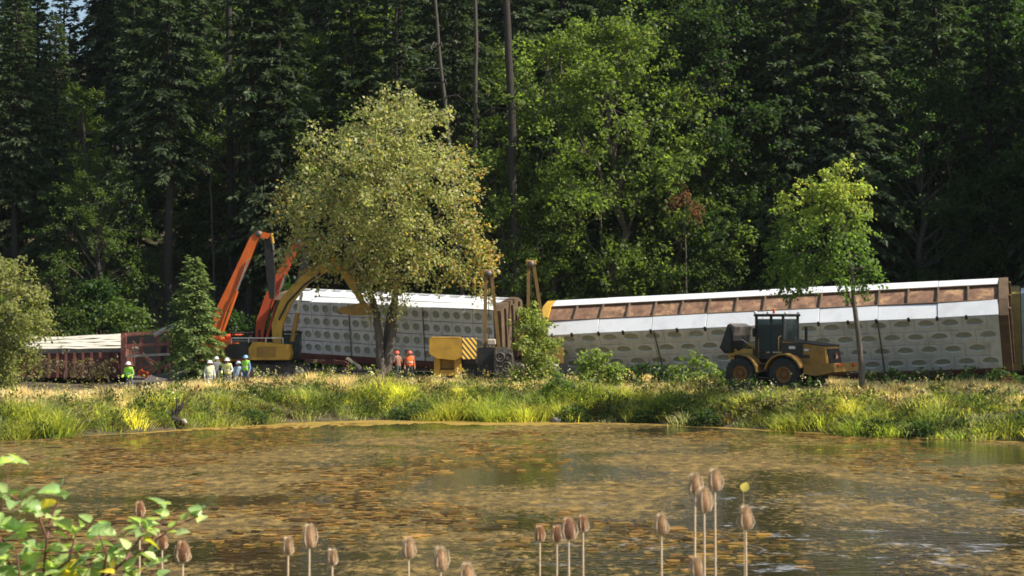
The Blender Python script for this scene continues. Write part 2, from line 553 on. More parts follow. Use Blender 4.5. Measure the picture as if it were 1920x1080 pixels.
def algae_mat():
    m, nt, bs = new_mat('floating_algae_band')
    geo = N(nt, 'ShaderNodeNewGeometry')
    n1 = N(nt, 'ShaderNodeTexNoise', Scale=1.4, Detail=8.0, Roughness=0.7)
    nt.links.new(geo.outputs['Position'], n1.inputs['Vector'])
    c = ramp(nt, [(0.3, (0.12, 0.10, 0.018)), (0.48, (0.29, 0.185, 0.032)), (0.68, (0.42, 0.26, 0.05))], n1.outputs[0])
    nt.links.new(c.outputs[0], bs.inputs['Base Color'])
    bs.inputs['Roughness'].default_value = 0.6
    bp = N(nt, 'ShaderNodeBump', Strength=0.8, Distance=0.05)
    nt.links.new(n1.outputs[0], bp.inputs['Height']); nt.links.new(bp.outputs[0], bs.inputs['Normal'])
    return m


M['algae'] = algae_mat()
ab = MB()
axs = np.arange(-30, 30, 0.12)
for x in axs:
    w = np.interp(x, [-30, -17, -13, -9, -6, 0, 6, 12, 20, 30], [.5, .6, 2.2, 5.0, 3.6, 2.4, 1.2, 1.0, .8, .8])
    nz = mnoise.noise((x * .35, 1.3, 0)) * .8 + mnoise.noise((x * 1.6, 4.3, 0)) * .45 + mnoise.noise((x * 5, 9.3, 0)) * .25
    y = float(shore(x))
    ab.v += [(x, y + .8, .006), (x, y - w * max(.15, 1 + nz), .006)]
ab.f += [(2 * i, 2 * i + 1, 2 * i + 3, 2 * i + 2) for i in range(len(axs) - 1)]; ab.m += [0] * (len(axs) - 1); ab.s += [False] * (len(axs) - 1)
tag(ab.build('algae_band', M['algae']), 'orange-yellow algae scum floating along the far water edge', 'algae', kind='stuff')


# ------------------------------------------------------------------ leaf meshes
def norm(a):
    return a / np.maximum(np.linalg.norm(a, axis=-1, keepdims=True), 1e-9)


def quads(name, C, D, Nn, L, W, cols, mat, fold=0.18):
    """n leaf blades: base-centre C, direction D, normal Nn, length L, width W, colour per leaf."""
    n = len(C)
    D = norm(D); S = norm(np.cross(D, Nn)); U = norm(np.cross(S, D))
    L = np.asarray(L)[:, None]; W = np.asarray(W)[:, None]
    V = np.empty((n, 4, 3))
    V[:, 0] = C
    V[:, 1] = C + D * L * 0.45 + S * W * 0.5 + U * W * fold
    V[:, 2] = C + D * L - U * L * 0.08
    V[:, 3] = C + D * L * 0.45 - S * W * 0.5 + U * W * fold
    return poly_mesh(name, V.reshape(-1, 3), np.arange(n * 4).reshape(n, 4), np.repeat(cols, 4, 0), mat)


def poly_mesh(name, V, F, cols, mat):
    """Fast mesh of equal-sided polygons with a colour per vertex."""
    k = F.shape[1]
    me = bpy.data.meshes.new(name)
    me.vertices.add(len(V)); me.vertices.foreach_set('co', V.astype(np.float32).ravel())
    me.loops.add(F.size); me.loops.foreach_set('vertex_index', F.astype(np.int32).ravel())
    me.polygons.add(len(F))
    me.polygons.foreach_set('loop_start', np.arange(0, F.size, k, dtype=np.int32))
    me.update(calc_edges=True)
    if cols is not None:
        at = me.color_attributes.new('Col', 'FLOAT_COLOR', 'POINT')
        c4 = np.ones((len(V), 4), np.float32); c4[:, :3] = cols
        at.data.foreach_set('color', c4.ravel())
    me.materials.append(mat)
    me.validate()
    return me


def pick_cols(pal, n, jitter=0.18):
    pal = np.array(pal)
    i = RNG.integers(0, len(pal), n); j = RNG.integers(0, len(pal), n)
    t = RNG.random((n, 1))
    c = pal[i] * (1 - t) + pal[j] * t
    return c * (1 + RNG.normal(0, jitter, (n, 1))).clip(0.4, 1.7)


def clump_leaves(cent, per, spread, lsize, pal, droop=0.5, out=None, length=0.9):
    """Leaves strung along short drooping twigs that start at the clump centres."""
    m = len(cent)
    n = m * per
    if out is None: out = norm(cent - cent.mean(0))
    tw = norm(out + RNG.normal(0, .45, (m, 3)) + np.array([0, 0, -droop * .5]))
    ln = length * RNG.uniform(.5, 1.3, (m, 1))
    t = RNG.random((n, 1))
    tt = np.repeat(tw * ln, per, 0)
    off = RNG.normal(0, 1, (n, 3)) * np.array(spread) * (1.15 - .6 * t)
    C = np.repeat(cent, per, 0) + tt * t + off + np.array([0, 0, -droop * .35]) * t * t * length
    D = norm(RNG.normal(0, 1, (n, 3)) + norm(off) * 0.7 + np.array([0, 0, -droop]))
    Nn = norm(RNG.normal(0, 0.6, (n, 3)) + np.array([0, 0, 1.0]))
    L = lsize * RNG.uniform(0.6, 1.35, n)
    shade = np.repeat(RNG.normal(1, .12, (m, 1)).clip(.6, 1.4), per, 0)
    return C, D, Nn, L, L * RNG.uniform(0.6, 0.9, n), pick_cols(pal, n) * shade


def limb(mb, a, b, r0, r1, wob=0.12, seg=5, n=7):
    a, b = Vector(a), Vector(b)
    l = (b - a).length
    pts, rad = [], []
    for i in range(seg + 1):
        t = i / seg
        p = a.lerp(b, t)
        if 0 < i < seg:
            p += Vector((random.gauss(0, 1), random.gauss(0, 1), random.gauss(0, .6) + 0.8 * (1 - t))) * l * wob * 0.35
        pts.append(p); rad.append(r0 + (r1 - r0) * t)
    mb.tube(pts, rad, n=n, cap=False)
    return pts


MAPLE = [(0.060, 0.092, 0.022), (0.080, 0.115, 0.026), (0.045, 0.074, 0.022), (0.100, 0.130, 0.030)]
DARKLEAF = [(0.030, 0.060, 0.016), (0.045, 0.080, 0.018), (0.025, 0.050, 0.018)]
FIR = [(0.040, 0.062, 0.030), (0.055, 0.080, 0.034), (0.032, 0.054, 0.032), (0.080, 0.095, 0.042)]


def broadleaf(name, H, Rr, lobes, per_lobe, per, lsize, pal, trunk_r=0.3, base=0.25, seed=1, mat='leaf', barkm='bark_maple'):
    """Trunk with limbs, crown of leaf clumps on lobes (generic tree, local coordinates, base at origin)."""
    random.seed(seed)
    tb = MB()
    top = Vector((random.uniform(-.6, .6), random.uniform(-.6, .6), H * 0.72))
    trunk = limb(tb, (0, 0, -0.5), top, trunk_r, trunk_r * 0.3, 0.05, 8, 9)
    cents = []
    for k in range(lobes):
        t = base + (1 - base) * (k + 0.5) / lobes
        a = k * 2.4 + random.uniform(-.4, .4)
        prof = math.sin(math.pi * min(1, (t - base * 0.6) / (1 - base * 0.6)) ** 0.8) ** 0.7
        rr = Rr * prof * random.uniform(0.45, 0.8)
        c = Vector((math.cos(a) * rr, math.sin(a) * rr, H * t * 0.93))
        lr = Rr * random.uniform(0.22, 0.42)
        j = min(len(trunk) - 1, max(1, int(len(trunk) * min(0.95, t * 0.95 - 0.08))))
        limb(tb, trunk[j], c, trunk_r * 0.32, trunk_r * 0.1, 0.15, 4, 5)
        d = norm(RNG.normal(0, 1, (per_lobe, 3)))
        rad = lr * RNG.uniform(0.15, 1.25, (per_lobe, 1))
        pts = np.array(c) + d * rad * np.array([1.25, 1.25, 0.6])
        keep = np.array([mnoise.noise(Vector(q) * .45) > -.12 for q in pts])
        pts = pts[keep]
        cents.append(pts)
        for q in pts[::6]:
            limb(tb, c, q, trunk_r * 0.09, trunk_r * 0.03, 0.1, 3, 4)
    cents = np.concatenate(cents)
    C, D, Nn, L, W, cols = clump_leaves(cents, per, (0.22, 0.22, 0.14), lsize, pal, length=min(1.1, Rr * .22))
    return tb.mesh(name + '_trunk', M[barkm]), quads(name + '_crown', C, D, Nn, L, W, cols, M[mat])


def conifer(name, H, Rr, clear, nb, seed, pal=FIR, trunk_r=0.34, spray=0.42, dens=1.0):
    random.seed(seed)
    tb = MB()
    lean = random.uniform(-.3, .3)
    pts = [Vector((lean * t * t * 2 + random.gauss(0, .03), random.gauss(0, .03), H * t - (0.5 if t == 0 else 0))) for t in np.linspace(0, 1, 10)]
    tb.tube(pts, [trunk_r * (1 - t) ** 0.85 + 0.02 for t in np.linspace(0, 1, 10)], n=9, cap=False)
    Cs, Ds = [], []
    for k in range(nb):
        t = clear + (1 - clear) * (k + random.random()) / nb
        z = H * t
        u = (t - clear) / (1 - clear)
        shape = (1 - u) ** 0.75 * (0.55 + 0.45 * min(1, u / 0.18))
        l = Rr * shape * random.uniform(0.55, 1.12) + 0.25
        a = k * 2.399 + random.uniform(-.5, .5)
        up = 0.10 + 0.45 * u + random.uniform(-.12, .1)
        drop = 0.50 - 0.25 * u
        ca, sa = math.cos(a), math.sin(a)
        ox = lean * t * t * 2
        n = max(8, int(26 * l / Rr * dens * (1 + 0.25 * Rr)))
        s = RNG.uniform(0.12, 1, n) ** 0.8
        lat = RNG.normal(0, 1, n) * 0.26 * l * (1.05 - s)
        zz = (up * s - drop * s * s) * l + RNG.normal(0, 0.06, n)
        P0 = np.stack([ox + ca * l * s - sa * lat, sa * l * s + ca * lat, z + zz], -1)
        dd = np.stack([ca - sa * np.sign(lat) * 0.8, sa + ca * np.sign(lat) * 0.8, np.full(n, up - 2 * drop * 0.6) - 0.25], -1)
        Cs.append(P0); Ds.append(dd + RNG.normal(0, 0.35, (n, 3)))
        bp = [Vector((ox + ca * l * q, sa * l * q, z + (up * q - drop * q * q) * l)) for q in (0, .35, .7, 1)]
        tb.tube(bp, [0.05 + 0.012 * l, 0.04, 0.025, 0.01], n=4, cap=False)
    for k in range(int(clear * H * 1.6)):      # dead stubs on the clear bole
        z = random.uniform(0.12, clear) * H
        a = random.uniform(0, 6.28); l = random.uniform(0.4, 1.8)
        tb.tube([(lean * (z / H) ** 2 * 2, 0, z), (math.cos(a) * l, math.sin(a) * l, z - 0.25 * l)], [0.035, 0.01], n=4, cap=False)
    C = np.concatenate(Cs); D = np.concatenate(Ds)
    n = len(C)
    Nn = norm(RNG.normal(0, 0.5, (n, 3)) + np.array([0, 0, 1.0]))
    L = spray * RNG.uniform(0.6, 1.35, n)
    return tb.mesh(name + '_trunk', M['bark']), quads(name + '_crown', C, D, Nn, L, L * RNG.uniform(0.28, 0.5, n), pick_cols(pal, n), M['needle'], 0.1)


def put_tree(name, proto, x, y, label, cat, group=None, s=1.0, rz=0.0, z=None, tilt=(0, 0)):
    e = empty(name, (x, y, gz(x, y) if z is None else z), label, cat, group)
    e.rotation_euler = (tilt[0], tilt[1], rz)
    e.scale = (s, s, s) if not hasattr(s, '__len__') else s
    link('trunk', proto[0], e)
    link('crown', proto[1], e)
    return e


# --- prototypes
FIRS = [conifer('fir_a', 30, 4.6, 0.16, 150, 3, spray=0.5, dens=2.6), conifer('fir_b', 32, 4.2, 0.34, 130, 5, spray=0.5, dens=2.6), conifer('fir_c', 27, 4.0, 0.10, 150, 8, spray=0.5, dens=2.6), conifer('fir_d', 33, 3.8, 0.45, 110, 9, spray=0.5, dens=2.6)]
LITLEAF = [(0.12, 0.165, 0.034), (0.16, 0.205, 0.042), (0.085, 0.13, 0.03), (0.20, 0.235, 0.05)]  # brighter palette with sunlight on the foliage put into the leaf colour
MAPLES = [broadleaf('maple_a', 19, 6.5, 26, 44, 26, 0.22, MAPLE, 0.34, 0.18, 21),
          broadleaf('maple_b', 16, 5.6, 24, 44, 26, 0.21, MAPLE, 0.28, 0.14, 22),
          broadleaf('maple_c', 21, 6.0, 26, 44, 26, 0.22, DARKLEAF + MAPLE[:1], 0.36, 0.22, 23),
          broadleaf('maple_d', 20, 6.2, 28, 44, 26, 0.22, LITLEAF, 0.34, 0.2, 24)]
SHRUBS = [broadleaf('shrub_a', 4.2, 2.1, 9, 26, 26, 0.20, DARKLEAF, 0.06, 0.08, 31),
          broadleaf('shrub_b', 3.2, 1.8, 8, 24, 26, 0.18, MAPLE, 0.05, 0.06, 32)]

# --- forest list: (kind, proto, px at the trunk, distance, scale)
forest = []
rs = random.Random(5)
for row, (D0, D1, step) in enumerate(((115, 120, 98), (124, 131, 88), (136, 146, 74), (150, 164, 62), (168, 185, 62))):
    px = -180 + row * 37
    while px < 2140:
        D = rs.uniform(D0, D1)
        c = px + rs.uniform(-28, 28)
        left = c < 900
        if c < 170 and row >= 4:
            px += step; continue
        if left:
            kind = 'fir' if rs.random() < 0.8 else 'maple'
        else:
            kind = 'maple' if rs.random() < (0.62 if row < 2 else 0.4) else 'fir'
        p = rs.randrange(4) if kind == 'fir' else (3 if left and row in (1, 2) and rs.random() < .4 else rs.randrange(3))
        s = rs.uniform(0.85, 1.12)
        if c > 1400 and row < 3:
            kind = 'fir' if rs.random() < .6 else 'maple'
            p = rs.choice((0, 2)) if kind == 'fir' else 2
            s *= 1.12
        if c < 240: s *= 0.80
        if kind == 'maple' and row == 0 and c < 1400: s *= 0.8
        forest.append([kind, p, c, D, s, row])
        px += step * rs.uniform(0.8, 1.25)

forest += [['maple', 3, 1040, 117, 1.12, 0], ['maple', 3, 1165, 115, 1.22, 0], ['maple', 2, 1330, 118, 1.2, 0], ['maple', 0, 1300, 128, 1.3, 1], ['maple', 3, 1480, 133, 1.3, 1], ['fir', 0, 1400, 121, 1.1, 1], ['fir', 2, 1475, 117, 1.15, 0], ['fir', 0, 1590, 118, 1.15, 0], ['maple', 3, 640, 121, 1.0, 1]]
LM = [(-400, 70, 'at the left edge'), (70, 240, 'above the wrecked red car'), (240, 420, 'above the young conifer'), (420, 600, 'behind the orange booms'),
      (600, 900, 'behind the big maple crown'), (900, 1060, 'above the slender yellow booms'), (1060, 1260, 'above the white car left end'),
      (1260, 1450, 'above the white car middle'), (1450, 1650, 'behind the slim roadside maple'), (1650, 1800, 'above the white car right end'), (1800, 2400, 'at the right edge')]
ROWN = ['in the front row', 'in the second row', 'in the third row', 'in the fourth row', 'in the last row']
ORD = ['', 'second ', 'third ', 'fourth ', 'fifth ', 'sixth ', 'seventh ']
seen = {}
for kind, p, c, D, s, row in sorted(forest, key=lambda f: f[2]):
    lm = next(t for a, b, t in LM if a <= c < b)
    nm = 'dark conifer' if kind == 'fir' else 'leafy green maple'
    k = (nm, row, lm)
    i = seen.get(k, 0); seen[k] = i + 1
    lab = f"{ORD[i]}{nm} {ROWN[row]} {lm}" 
    pt = P(c, 600, D)
    put_tree('conifer_tree' if kind == 'fir' else 'maple_tree', (FIRS if kind == 'fir' else MAPLES)[p], pt.x, pt.y, lab, 'tree',
             'forest conifers behind the train' if kind == 'fir' else 'forest maples behind the train', s, rs.uniform(0, 6.28))

# tall firs on the rise to the right, whose shade falls across the loader and the right end of the train
for k, (x, y, sc_) in enumerate(((40, 96, 1.0), (34, 99, 1.0), (38, 104, 1.05), (46, 97, 1.15), (41, 102, 1.1), (37.5, 109, 1.25), (39, 115, 1.25), (52, 120, 1.2), (47, 127, 1.15), (55, 134, 1.2))):
    put_tree('conifer_tree', FIRS[(0, 2)[k % 2]], x, y, f'{ORD[k] if k < 7 else ["eighth ", "ninth ", "tenth "][k - 7]}tall fir from the front on the rise beyond the right edge', 'tree', 'forest conifers behind the train', sc_, k * 1.7)

put_tree('maple_tree', MAPLES[2], 38, 79, 'huge dark maple standing on the bank just beyond the right edge', 'tree', None, 1.33, 0.6)

# understory shrubs along the foot of the hill
seen = {}
us = []
px = -60
while px < 2000:
    us.append((px + rs.uniform(-20, 20), rs.uniform(110, 113), rs.randrange(2), rs.uniform(0.8, 1.5)))
    px += 62
for c, D, p, s in us:
    lm = next(t for a, b, t in LM if a <= c < b)
    i = seen.get(lm, 0); seen[lm] = i + 1
    pt = P(c, 600, D)
    put_tree('understory_shrub', SHRUBS[p], pt.x, pt.y, f"{ORD[i]}dark shrub at the slope foot {lm.replace('above', 'behind')}" + (' from the left' if i else ''), 'shrub', 'shrubs at the foot of the slope', s, rs.uniform(0, 6.28))


# forest floor ferns: one mass
def ground_cover():
    n = 60000
    x = RNG.uniform(-62, 62, n); y = RNG.uniform(107, 200, n)
    c = np.stack([x, y, ground_z(x, y) + RNG.uniform(0, 0.5, n)], -1)
    D = norm(RNG.normal(0, 1, (n, 3)) + np.array([0, 0, 0.6]))
    Nn = norm(RNG.normal(0, .5, (n, 3)) + np.array([0, -0.3, 1]))
    L = RNG.uniform(0.3, 0.8, n)
    return quads('fern_cover', c, D, Nn, L, L * 0.35, pick_cols(DARKLEAF, n), M['leaf'])


tag(link('fern_cover', ground_cover()), 'dark ferns and low growth covering the forest floor', 'ferns', kind='stuff')


# standing trunks that show clearly
def bare_trunk(name, pxy, D, r0, r1, label, m, branches=8, cat='tree'):
    pts = [P(a, b, D) for a, b in pxy]
    base = Vector((pts[0].x, D, gz(pts[0].x, D)))
    e = empty(name, base, label, cat)
    tb = MB()
    rel = [p - base for p in pts]
    if pts[0].z > base.z + 0.3:
        t = (rel[1] - rel[0]); k = rel[0].z / max(t.z, 1e-3)
        rel = [rel[0] - t * k - Vector((0, 0, 0.4))] + rel
    # several steps for a round taper
    dense = []
    for i in range(len(rel) - 1):
        for q in range(4):
            dense.append(rel[i].lerp(rel[i + 1], q / 4) + Vector((random.gauss(0, .03), random.gauss(0, .03), 0)))
    dense.append(rel[-1])
    n = len(dense)
    tb.tube(dense, [r0 + (r1 - r0) * i / (n - 1) for i in range(n)], n=10)
    tb.build('trunk', M[m], e)
    for i in range(branches):
        k = random.randrange(n // 4, n - 1)
        a = random.uniform(0, 6.28); l = random.uniform(0.7, 2.2)
        p = dense[k]
        b = MB().tube([p, p + Vector((math.cos(a) * l * .6, math.sin(a) * l * .6, 0.05 * l)), p + Vector((math.cos(a) * l, math.sin(a) * l, -0.22 * l))], [0.05, 0.035, 0.012], n=5)
        b.build('dead_branch', M[m], e)
    return e


random.seed(3)
bare_trunk('dead_snag', [(838, 235), (828, 130), (812, -40)], 112, 0.15, 0.10, 'pale dead snag with stubs leaning left above the big maple crown', 'bark_pale', 12)
bare_trunk('bare_conifer', [(962, 340), (957, 160), (948, -60)], 113, 0.30, 0.24, 'thick dark trunk rising out of the top beside the bright maple', 'bark', 7)
bare_trunk('bare_conifer', [(892, 160), (893, 60), (890, -60)], 117, 0.15, 0.12, 'slim brown trunk between the snag and the thick trunk', 'bark_pale', 3)
bare_trunk('bare_conifer', [(210, 622), (178, 470), (160, 300), (154, 200)], 115, 0.26, 0.06, 'dark leaning trunk standing behind the wrecked red car', 'bark', 6)
bare_trunk('bare_conifer', [(434, 430), (430, 200), (428, -60)], 119, 0.28, 0.2, 'thick black trunk above the left orange boom', 'bark', 9)
bare_trunk('bare_conifer', [(748, 200), (750, 80), (751, -60)], 118, 0.16, 0.14, 'right one of two slim black trunks above the big maple', 'bark', 3)
bare_trunk('bare_conifer', [(724, 200), (723, 80), (722, -60)], 121, 0.15, 0.13, 'left one of two slim black trunks above the big maple', 'bark', 3)
bare_trunk('dead_pole', [(398, 440), (395, 350), (396, 260)], 117, 0.08, 0.07, 'thin grey dead pole left of the thick black trunk', 'bark_pale', 3)


# ------------------------------------------------------------------ the big maple
def shaped_tree(name, label, D, base_px, stems, lobes, dens, per, lsize, colfn, depth, mat, group=None, barkm='bark_maple', seed=4, twig=0.012, cat='tree', spread=0.34):
    random.seed(seed)
    b0 = P(base_px, 700, D)
    base = Vector((b0.x, D, gz(b0.x, D)))
    e = empty(name, base, label, cat, group)
    sc = FPX / D
    tb = MB()
    ends = []
    for pl in stems:
        pts, rad = [], []
        for (a, b, dy, r) in pl:
            p = P(a, b, D) + Vector((0, dy, 0)) - base
            pts.append(p); rad.append(r)
        dense, dr = [], []
        for i in range(len(pts) - 1):
            for q in range(3):
                dense.append(pts[i].lerp(pts[i + 1], q / 3) + (Vector((random.gauss(0, .03), random.gauss(0, .03), 0)) if i + q else Vector()))
                dr.append(rad[i] + (rad[i + 1] - rad[i]) * q / 3)
        dense.append(pts[-1]); dr.append(rad[-1])
        tb.tube(dense, dr, n=9, cap=True)
        ends += [(p, r) for p, r in zip(dense[2:], dr[2:])]
    cents = []
    for (a, b, r, dy) in lobes:
        c = P(a, b, D) + Vector((0, dy, 0)) - base
        rr = r / sc
        st, sr = min(ends, key=lambda q: (q[0] - c).length + (0.6 * max(0, q[0].z - c.z)))
        limb(tb, st, c, sr * 0.55, 0.03, 0.16, 6, 6)
        n = max(6, int(dens * rr * rr))
        d = norm(RNG.normal(0, 1, (n, 3)))
        rad = rr * RNG.uniform(0.1, 1.0, (n, 1)) ** 0.6
        pts = np.array(c) + d * rad * np.array([1, depth, 0.92])
        cents.append(pts)
        for q in pts[::4]:
            limb(tb, c, q, twig * 2.2, twig * 0.6, 0.14, 4, 4)
    cents = np.concatenate(cents)
    C, Dv, Nn, L, W, _ = clump_leaves(cents, per, (spread * .55, spread * .55, spread * .42), lsize, MAPLE, 0.8, length=spread * 3.6)
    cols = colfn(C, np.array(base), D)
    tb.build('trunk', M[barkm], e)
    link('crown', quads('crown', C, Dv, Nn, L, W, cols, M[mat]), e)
    return e


def big_cols(C, base, D):
    n = len(C)
    px = (C[:, 0] + base[0]) / D * FPX + 960
    py = 600 - (C[:, 2] + base[2] - CAMZ) / D * FPX
    c = pick_cols([(0.205, 0.205, 0.085), (0.17, 0.18, 0.07), (0.275, 0.25, 0.12), (0.13, 0.145, 0.055), (0.23, 0.195, 0.10)], n)
    rim = sm(830, 915, px) * 0.30 + sm(580, 525, px) * 0.14 + 0.04 * sm(380, 520, py)
    aut = pick_cols([(0.33, 0.19, 0.045), (0.30, 0.21, 0.05), (0.24, 0.12, 0.04)], n)
    f = (RNG.random(n) < rim + 0.03)[:, None]
    return np.where(f, aut, c)


shaped_tree('maple_tree', 'big round olive maple turning orange at its edges, between excavator and train', 97.5, 722,
            [[(712, 722, 0, 0.36), (716, 690, 0, 0.30), (712, 640, 0, 0.25), (706, 590, .2, 0.22), (690, 540, .3, 0.17), (655, 470, .5, 0.12), (620, 380, .8, 0.07)],
             [(724, 722, .1, 0.36), (726, 680, .1, 0.28), (736, 620, .1, 0.22), (741, 550, -.2, 0.19), (738, 480, -.4, 0.15), (735, 380, -.4, 0.1), (740, 260, -.3, 0.05)],
             [(718, 700, .3, 0.22), (722, 640, .5, 0.19), (728, 580, .8, 0.16), (770, 500, 1.2, 0.12), (820, 400, 1.5, 0.08), (840, 320, 1.6, 0.04)]],
            [(740, 200, 38, 0), (695, 226, 38, 1), (785, 232, 36, -1), (648, 262, 40, .5), (745, 262, 56, -2), (832, 285, 34, 0), (604, 305, 36, 0), (600, 250, 16, .2), (825, 225, 14, 0),
             (690, 310, 66, -2.5), (800, 335, 62, -2.2), (866, 330, 26, .5), (578, 352, 40, 1), (640, 375, 62, -1.5), (735, 390, 74, -2.6), (850, 388, 44, -.5), (562, 405, 36, 0.4),
             (586, 450, 34, -.6), (650, 452, 46, -1.4), (705, 465, 46, -2), (780, 448, 58, -1.6), (862, 445, 42, -.2), (898, 452, 22, .5), (835, 488, 34, -.8), (884, 498, 24, .2), (905, 480, 16, .3), (893, 525, 12, .3),
             (740, 520, 30, -1.2), (690, 508, 30, -1.4), (760, 300, 56, 2.2), (680, 400, 56, 2.4), (620, 486, 26, -.5), (748, 552, 16, -.8), (706, 545, 18, -.9), (545, 345, 16, .2), (538, 375, 14, .3), (545, 470, 14, .2), (720, 350, 60, 0), (800, 505, 20, -.6)],
            17, 24, 0.20, big_cols, 0.85, 'bigleaf', seed=6, spread=0.36)


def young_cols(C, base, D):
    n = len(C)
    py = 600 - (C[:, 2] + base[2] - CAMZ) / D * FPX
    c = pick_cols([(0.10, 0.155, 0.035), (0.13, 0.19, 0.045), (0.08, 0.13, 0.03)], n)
    t = (sm(470, 330, py) * 0.75)[:, None]  # paler towards the top: sunlit crown put into the leaf colour
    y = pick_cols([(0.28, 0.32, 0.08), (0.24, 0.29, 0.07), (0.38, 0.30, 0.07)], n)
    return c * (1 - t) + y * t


shaped_tree('maple_tree', 'slim young maple with sunlit yellow-green top painted in, standing behind the wheel loader', 79, 1612,
            [[(1618, 735, 0, 0.15), (1612, 660, 0, 0.13), (1602, 560, 0, 0.11), (1592, 480, 0, 0.085), (1585, 420, 0, 0.06), (1565, 340, 0, 0.025)],
             [(1600, 575, 0, 0.06), (1585, 530, .2, 0.05), (1560, 480, .3, 0.035), (1520, 440, .3, 0.02)]],
            [(1558, 330, 18, 0), (1582, 325, 15, .3), (1530, 345, 20, .2), (1560, 365, 38, -.4), (1605, 350, 24, 0), (1500, 370, 26, 0), (1540, 395, 40, .5), (1590, 395, 36, -.3),
             (1480, 402, 20, 0), (1500, 425, 34, .2), (1555, 435, 40, -.5), (1604, 440, 32, .4), (1470, 445, 22, .3), (1500, 475, 36, 0), (1560, 480, 30, .2), (1610, 480, 22, .1),
             (1470, 500, 24, 0), (1520, 515, 26, -.2), (1632, 500, 12, 0), (1478, 530, 16, .4), (1575, 520, 14, -.3), (1610, 515, 13, .3)],
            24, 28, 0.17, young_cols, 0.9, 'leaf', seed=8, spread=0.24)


def shrub_cols(pal):
    return lambda C, b, D: pick_cols(pal, len(C))


YB = [(0.20, 0.22, 0.07), (0.25, 0.25, 0.09), (0.14, 0.175, 0.05)]
GB = [(0.09, 0.14, 0.03), (0.12, 0.18, 0.04), (0.07, 0.11, 0.026)]
shaped_tree('roadside_bush', 'pale olive bush filling the left edge before the wrecked red car', 92, 10,
            [[(5, 720, 0, 0.1), (8, 650, 0, 0.08), (20, 560, 0, 0.04)], [(-20, 720, 0, 0.1), (-30, 600, 0.2, 0.05)]],
            [(15, 520, 36, 0), (50, 560, 28, 0), (-20, 540, 50, 0), (30, 600, 44, -.5), (-10, 640, 50, 0), (20, 670, 34, -.6), (55, 600, 24, .3), (-60, 600, 60, 0), (40, 640, 26, 0), (5, 700, 34, -.5)],
            30, 28, 0.18, shrub_cols([(0.28, 0.28, 0.11), (0.33, 0.31, 0.13), (0.20, 0.22, 0.08)]), 1.0, 'leaf', seed=12, cat='bush')
shaped_tree('roadside_bush', 'tall pale-leaved bush hiding the second pipelayer beside the car end', 92, 1005,
            [[(1008, 722, 0, 0.06), (1004, 660, 0, 0.05), (995, 590, 0, 0.02)], [(1012, 722, 0, 0.06), (1020, 640, .1, 0.03)]],
            [(995, 592, 18, 0), (985, 612, 18, 0), (1010, 615, 20, 0), (1022, 640, 17, 0), (995, 645, 24, 0), (1015, 670, 20, 0), (1000, 695, 24, 0), (978, 690, 12, .3), (1025, 700, 14, 0)],
            60, 30, 0.17, shrub_cols(YB), 1.0, 'leaf', seed=13, cat='bush', spread=0.22)
shaped_tree('roadside_bush', 'light green bush before the left end of the leaning white car', 88, 1122,
            [[(1122, 735, 0, 0.04), (1120, 690, 0, 0.03), (1118, 665, 0, 0.012)]],
            [(1120, 670, 17, 0), (1105, 688, 16, 0), (1140, 690, 17, 0), (1120, 705, 24, 0), (1145, 712, 14, 0), (1100, 712, 15, 0)],
            60, 30, 0.18, shrub_cols([(0.22, 0.27, 0.07), (0.27, 0.31, 0.09), (0.16, 0.21, 0.05)]), 1.0, 'leaf', seed=14, cat='bush', spread=0.2)
shaped_tree('roadside_bush', 'small dark green bush at the pond bank below the pale-leaved bush', 84, 1046,
            [[(1046, 748, 0, 0.03), (1046, 715, 0, 0.012)]],
            [(1050, 712, 14, 0), (1034, 724, 13, 0), (1062, 722, 12, 0), (1046, 733, 18, 0)],
            60, 28, 0.16, shrub_cols(GB), 1.0, 'leaf', seed=15, cat='bush', spread=0.18)
shaped_tree('roadside_bush', 'straggly pale-tipped bush under the leaning white car, left of the loader', 89, 1290,
            [[(1290, 730, 0, 0.03), (1300, 690, 0, 0.01)]],
            [(1275, 692, 13, 0), (1300, 680, 12, 0), (1322, 678, 12, 0), (1310, 700, 17, 0), (1340, 695, 13, 0), (1285, 706, 16, 0), (1355, 706, 12, 0)],
            50, 26, 0.17, shrub_cols([(0.16, 0.21, 0.06), (0.22, 0.26, 0.08), (0.09, 0.13, 0.035)]), 1.0, 'leaf', seed=16, cat='bush', spread=0.2)
shaped_tree('roadside_bush', 'dark low bush under the middle of the leaning white car', 91, 1220,
            [[(1220, 730, 0, 0.03), (1222, 700, 0, 0.01)]],
            [(1180, 698, 16, 0), (1205, 694, 18, 0), (1232, 698, 18, 0), (1255, 703, 15, 0), (1195, 712, 18, 0), (1240, 714, 17, 0)],
            55, 28, 0.17, shrub_cols(DARKLEAF), 1.0, 'leaf', seed=17, cat='bush', spread=0.2)
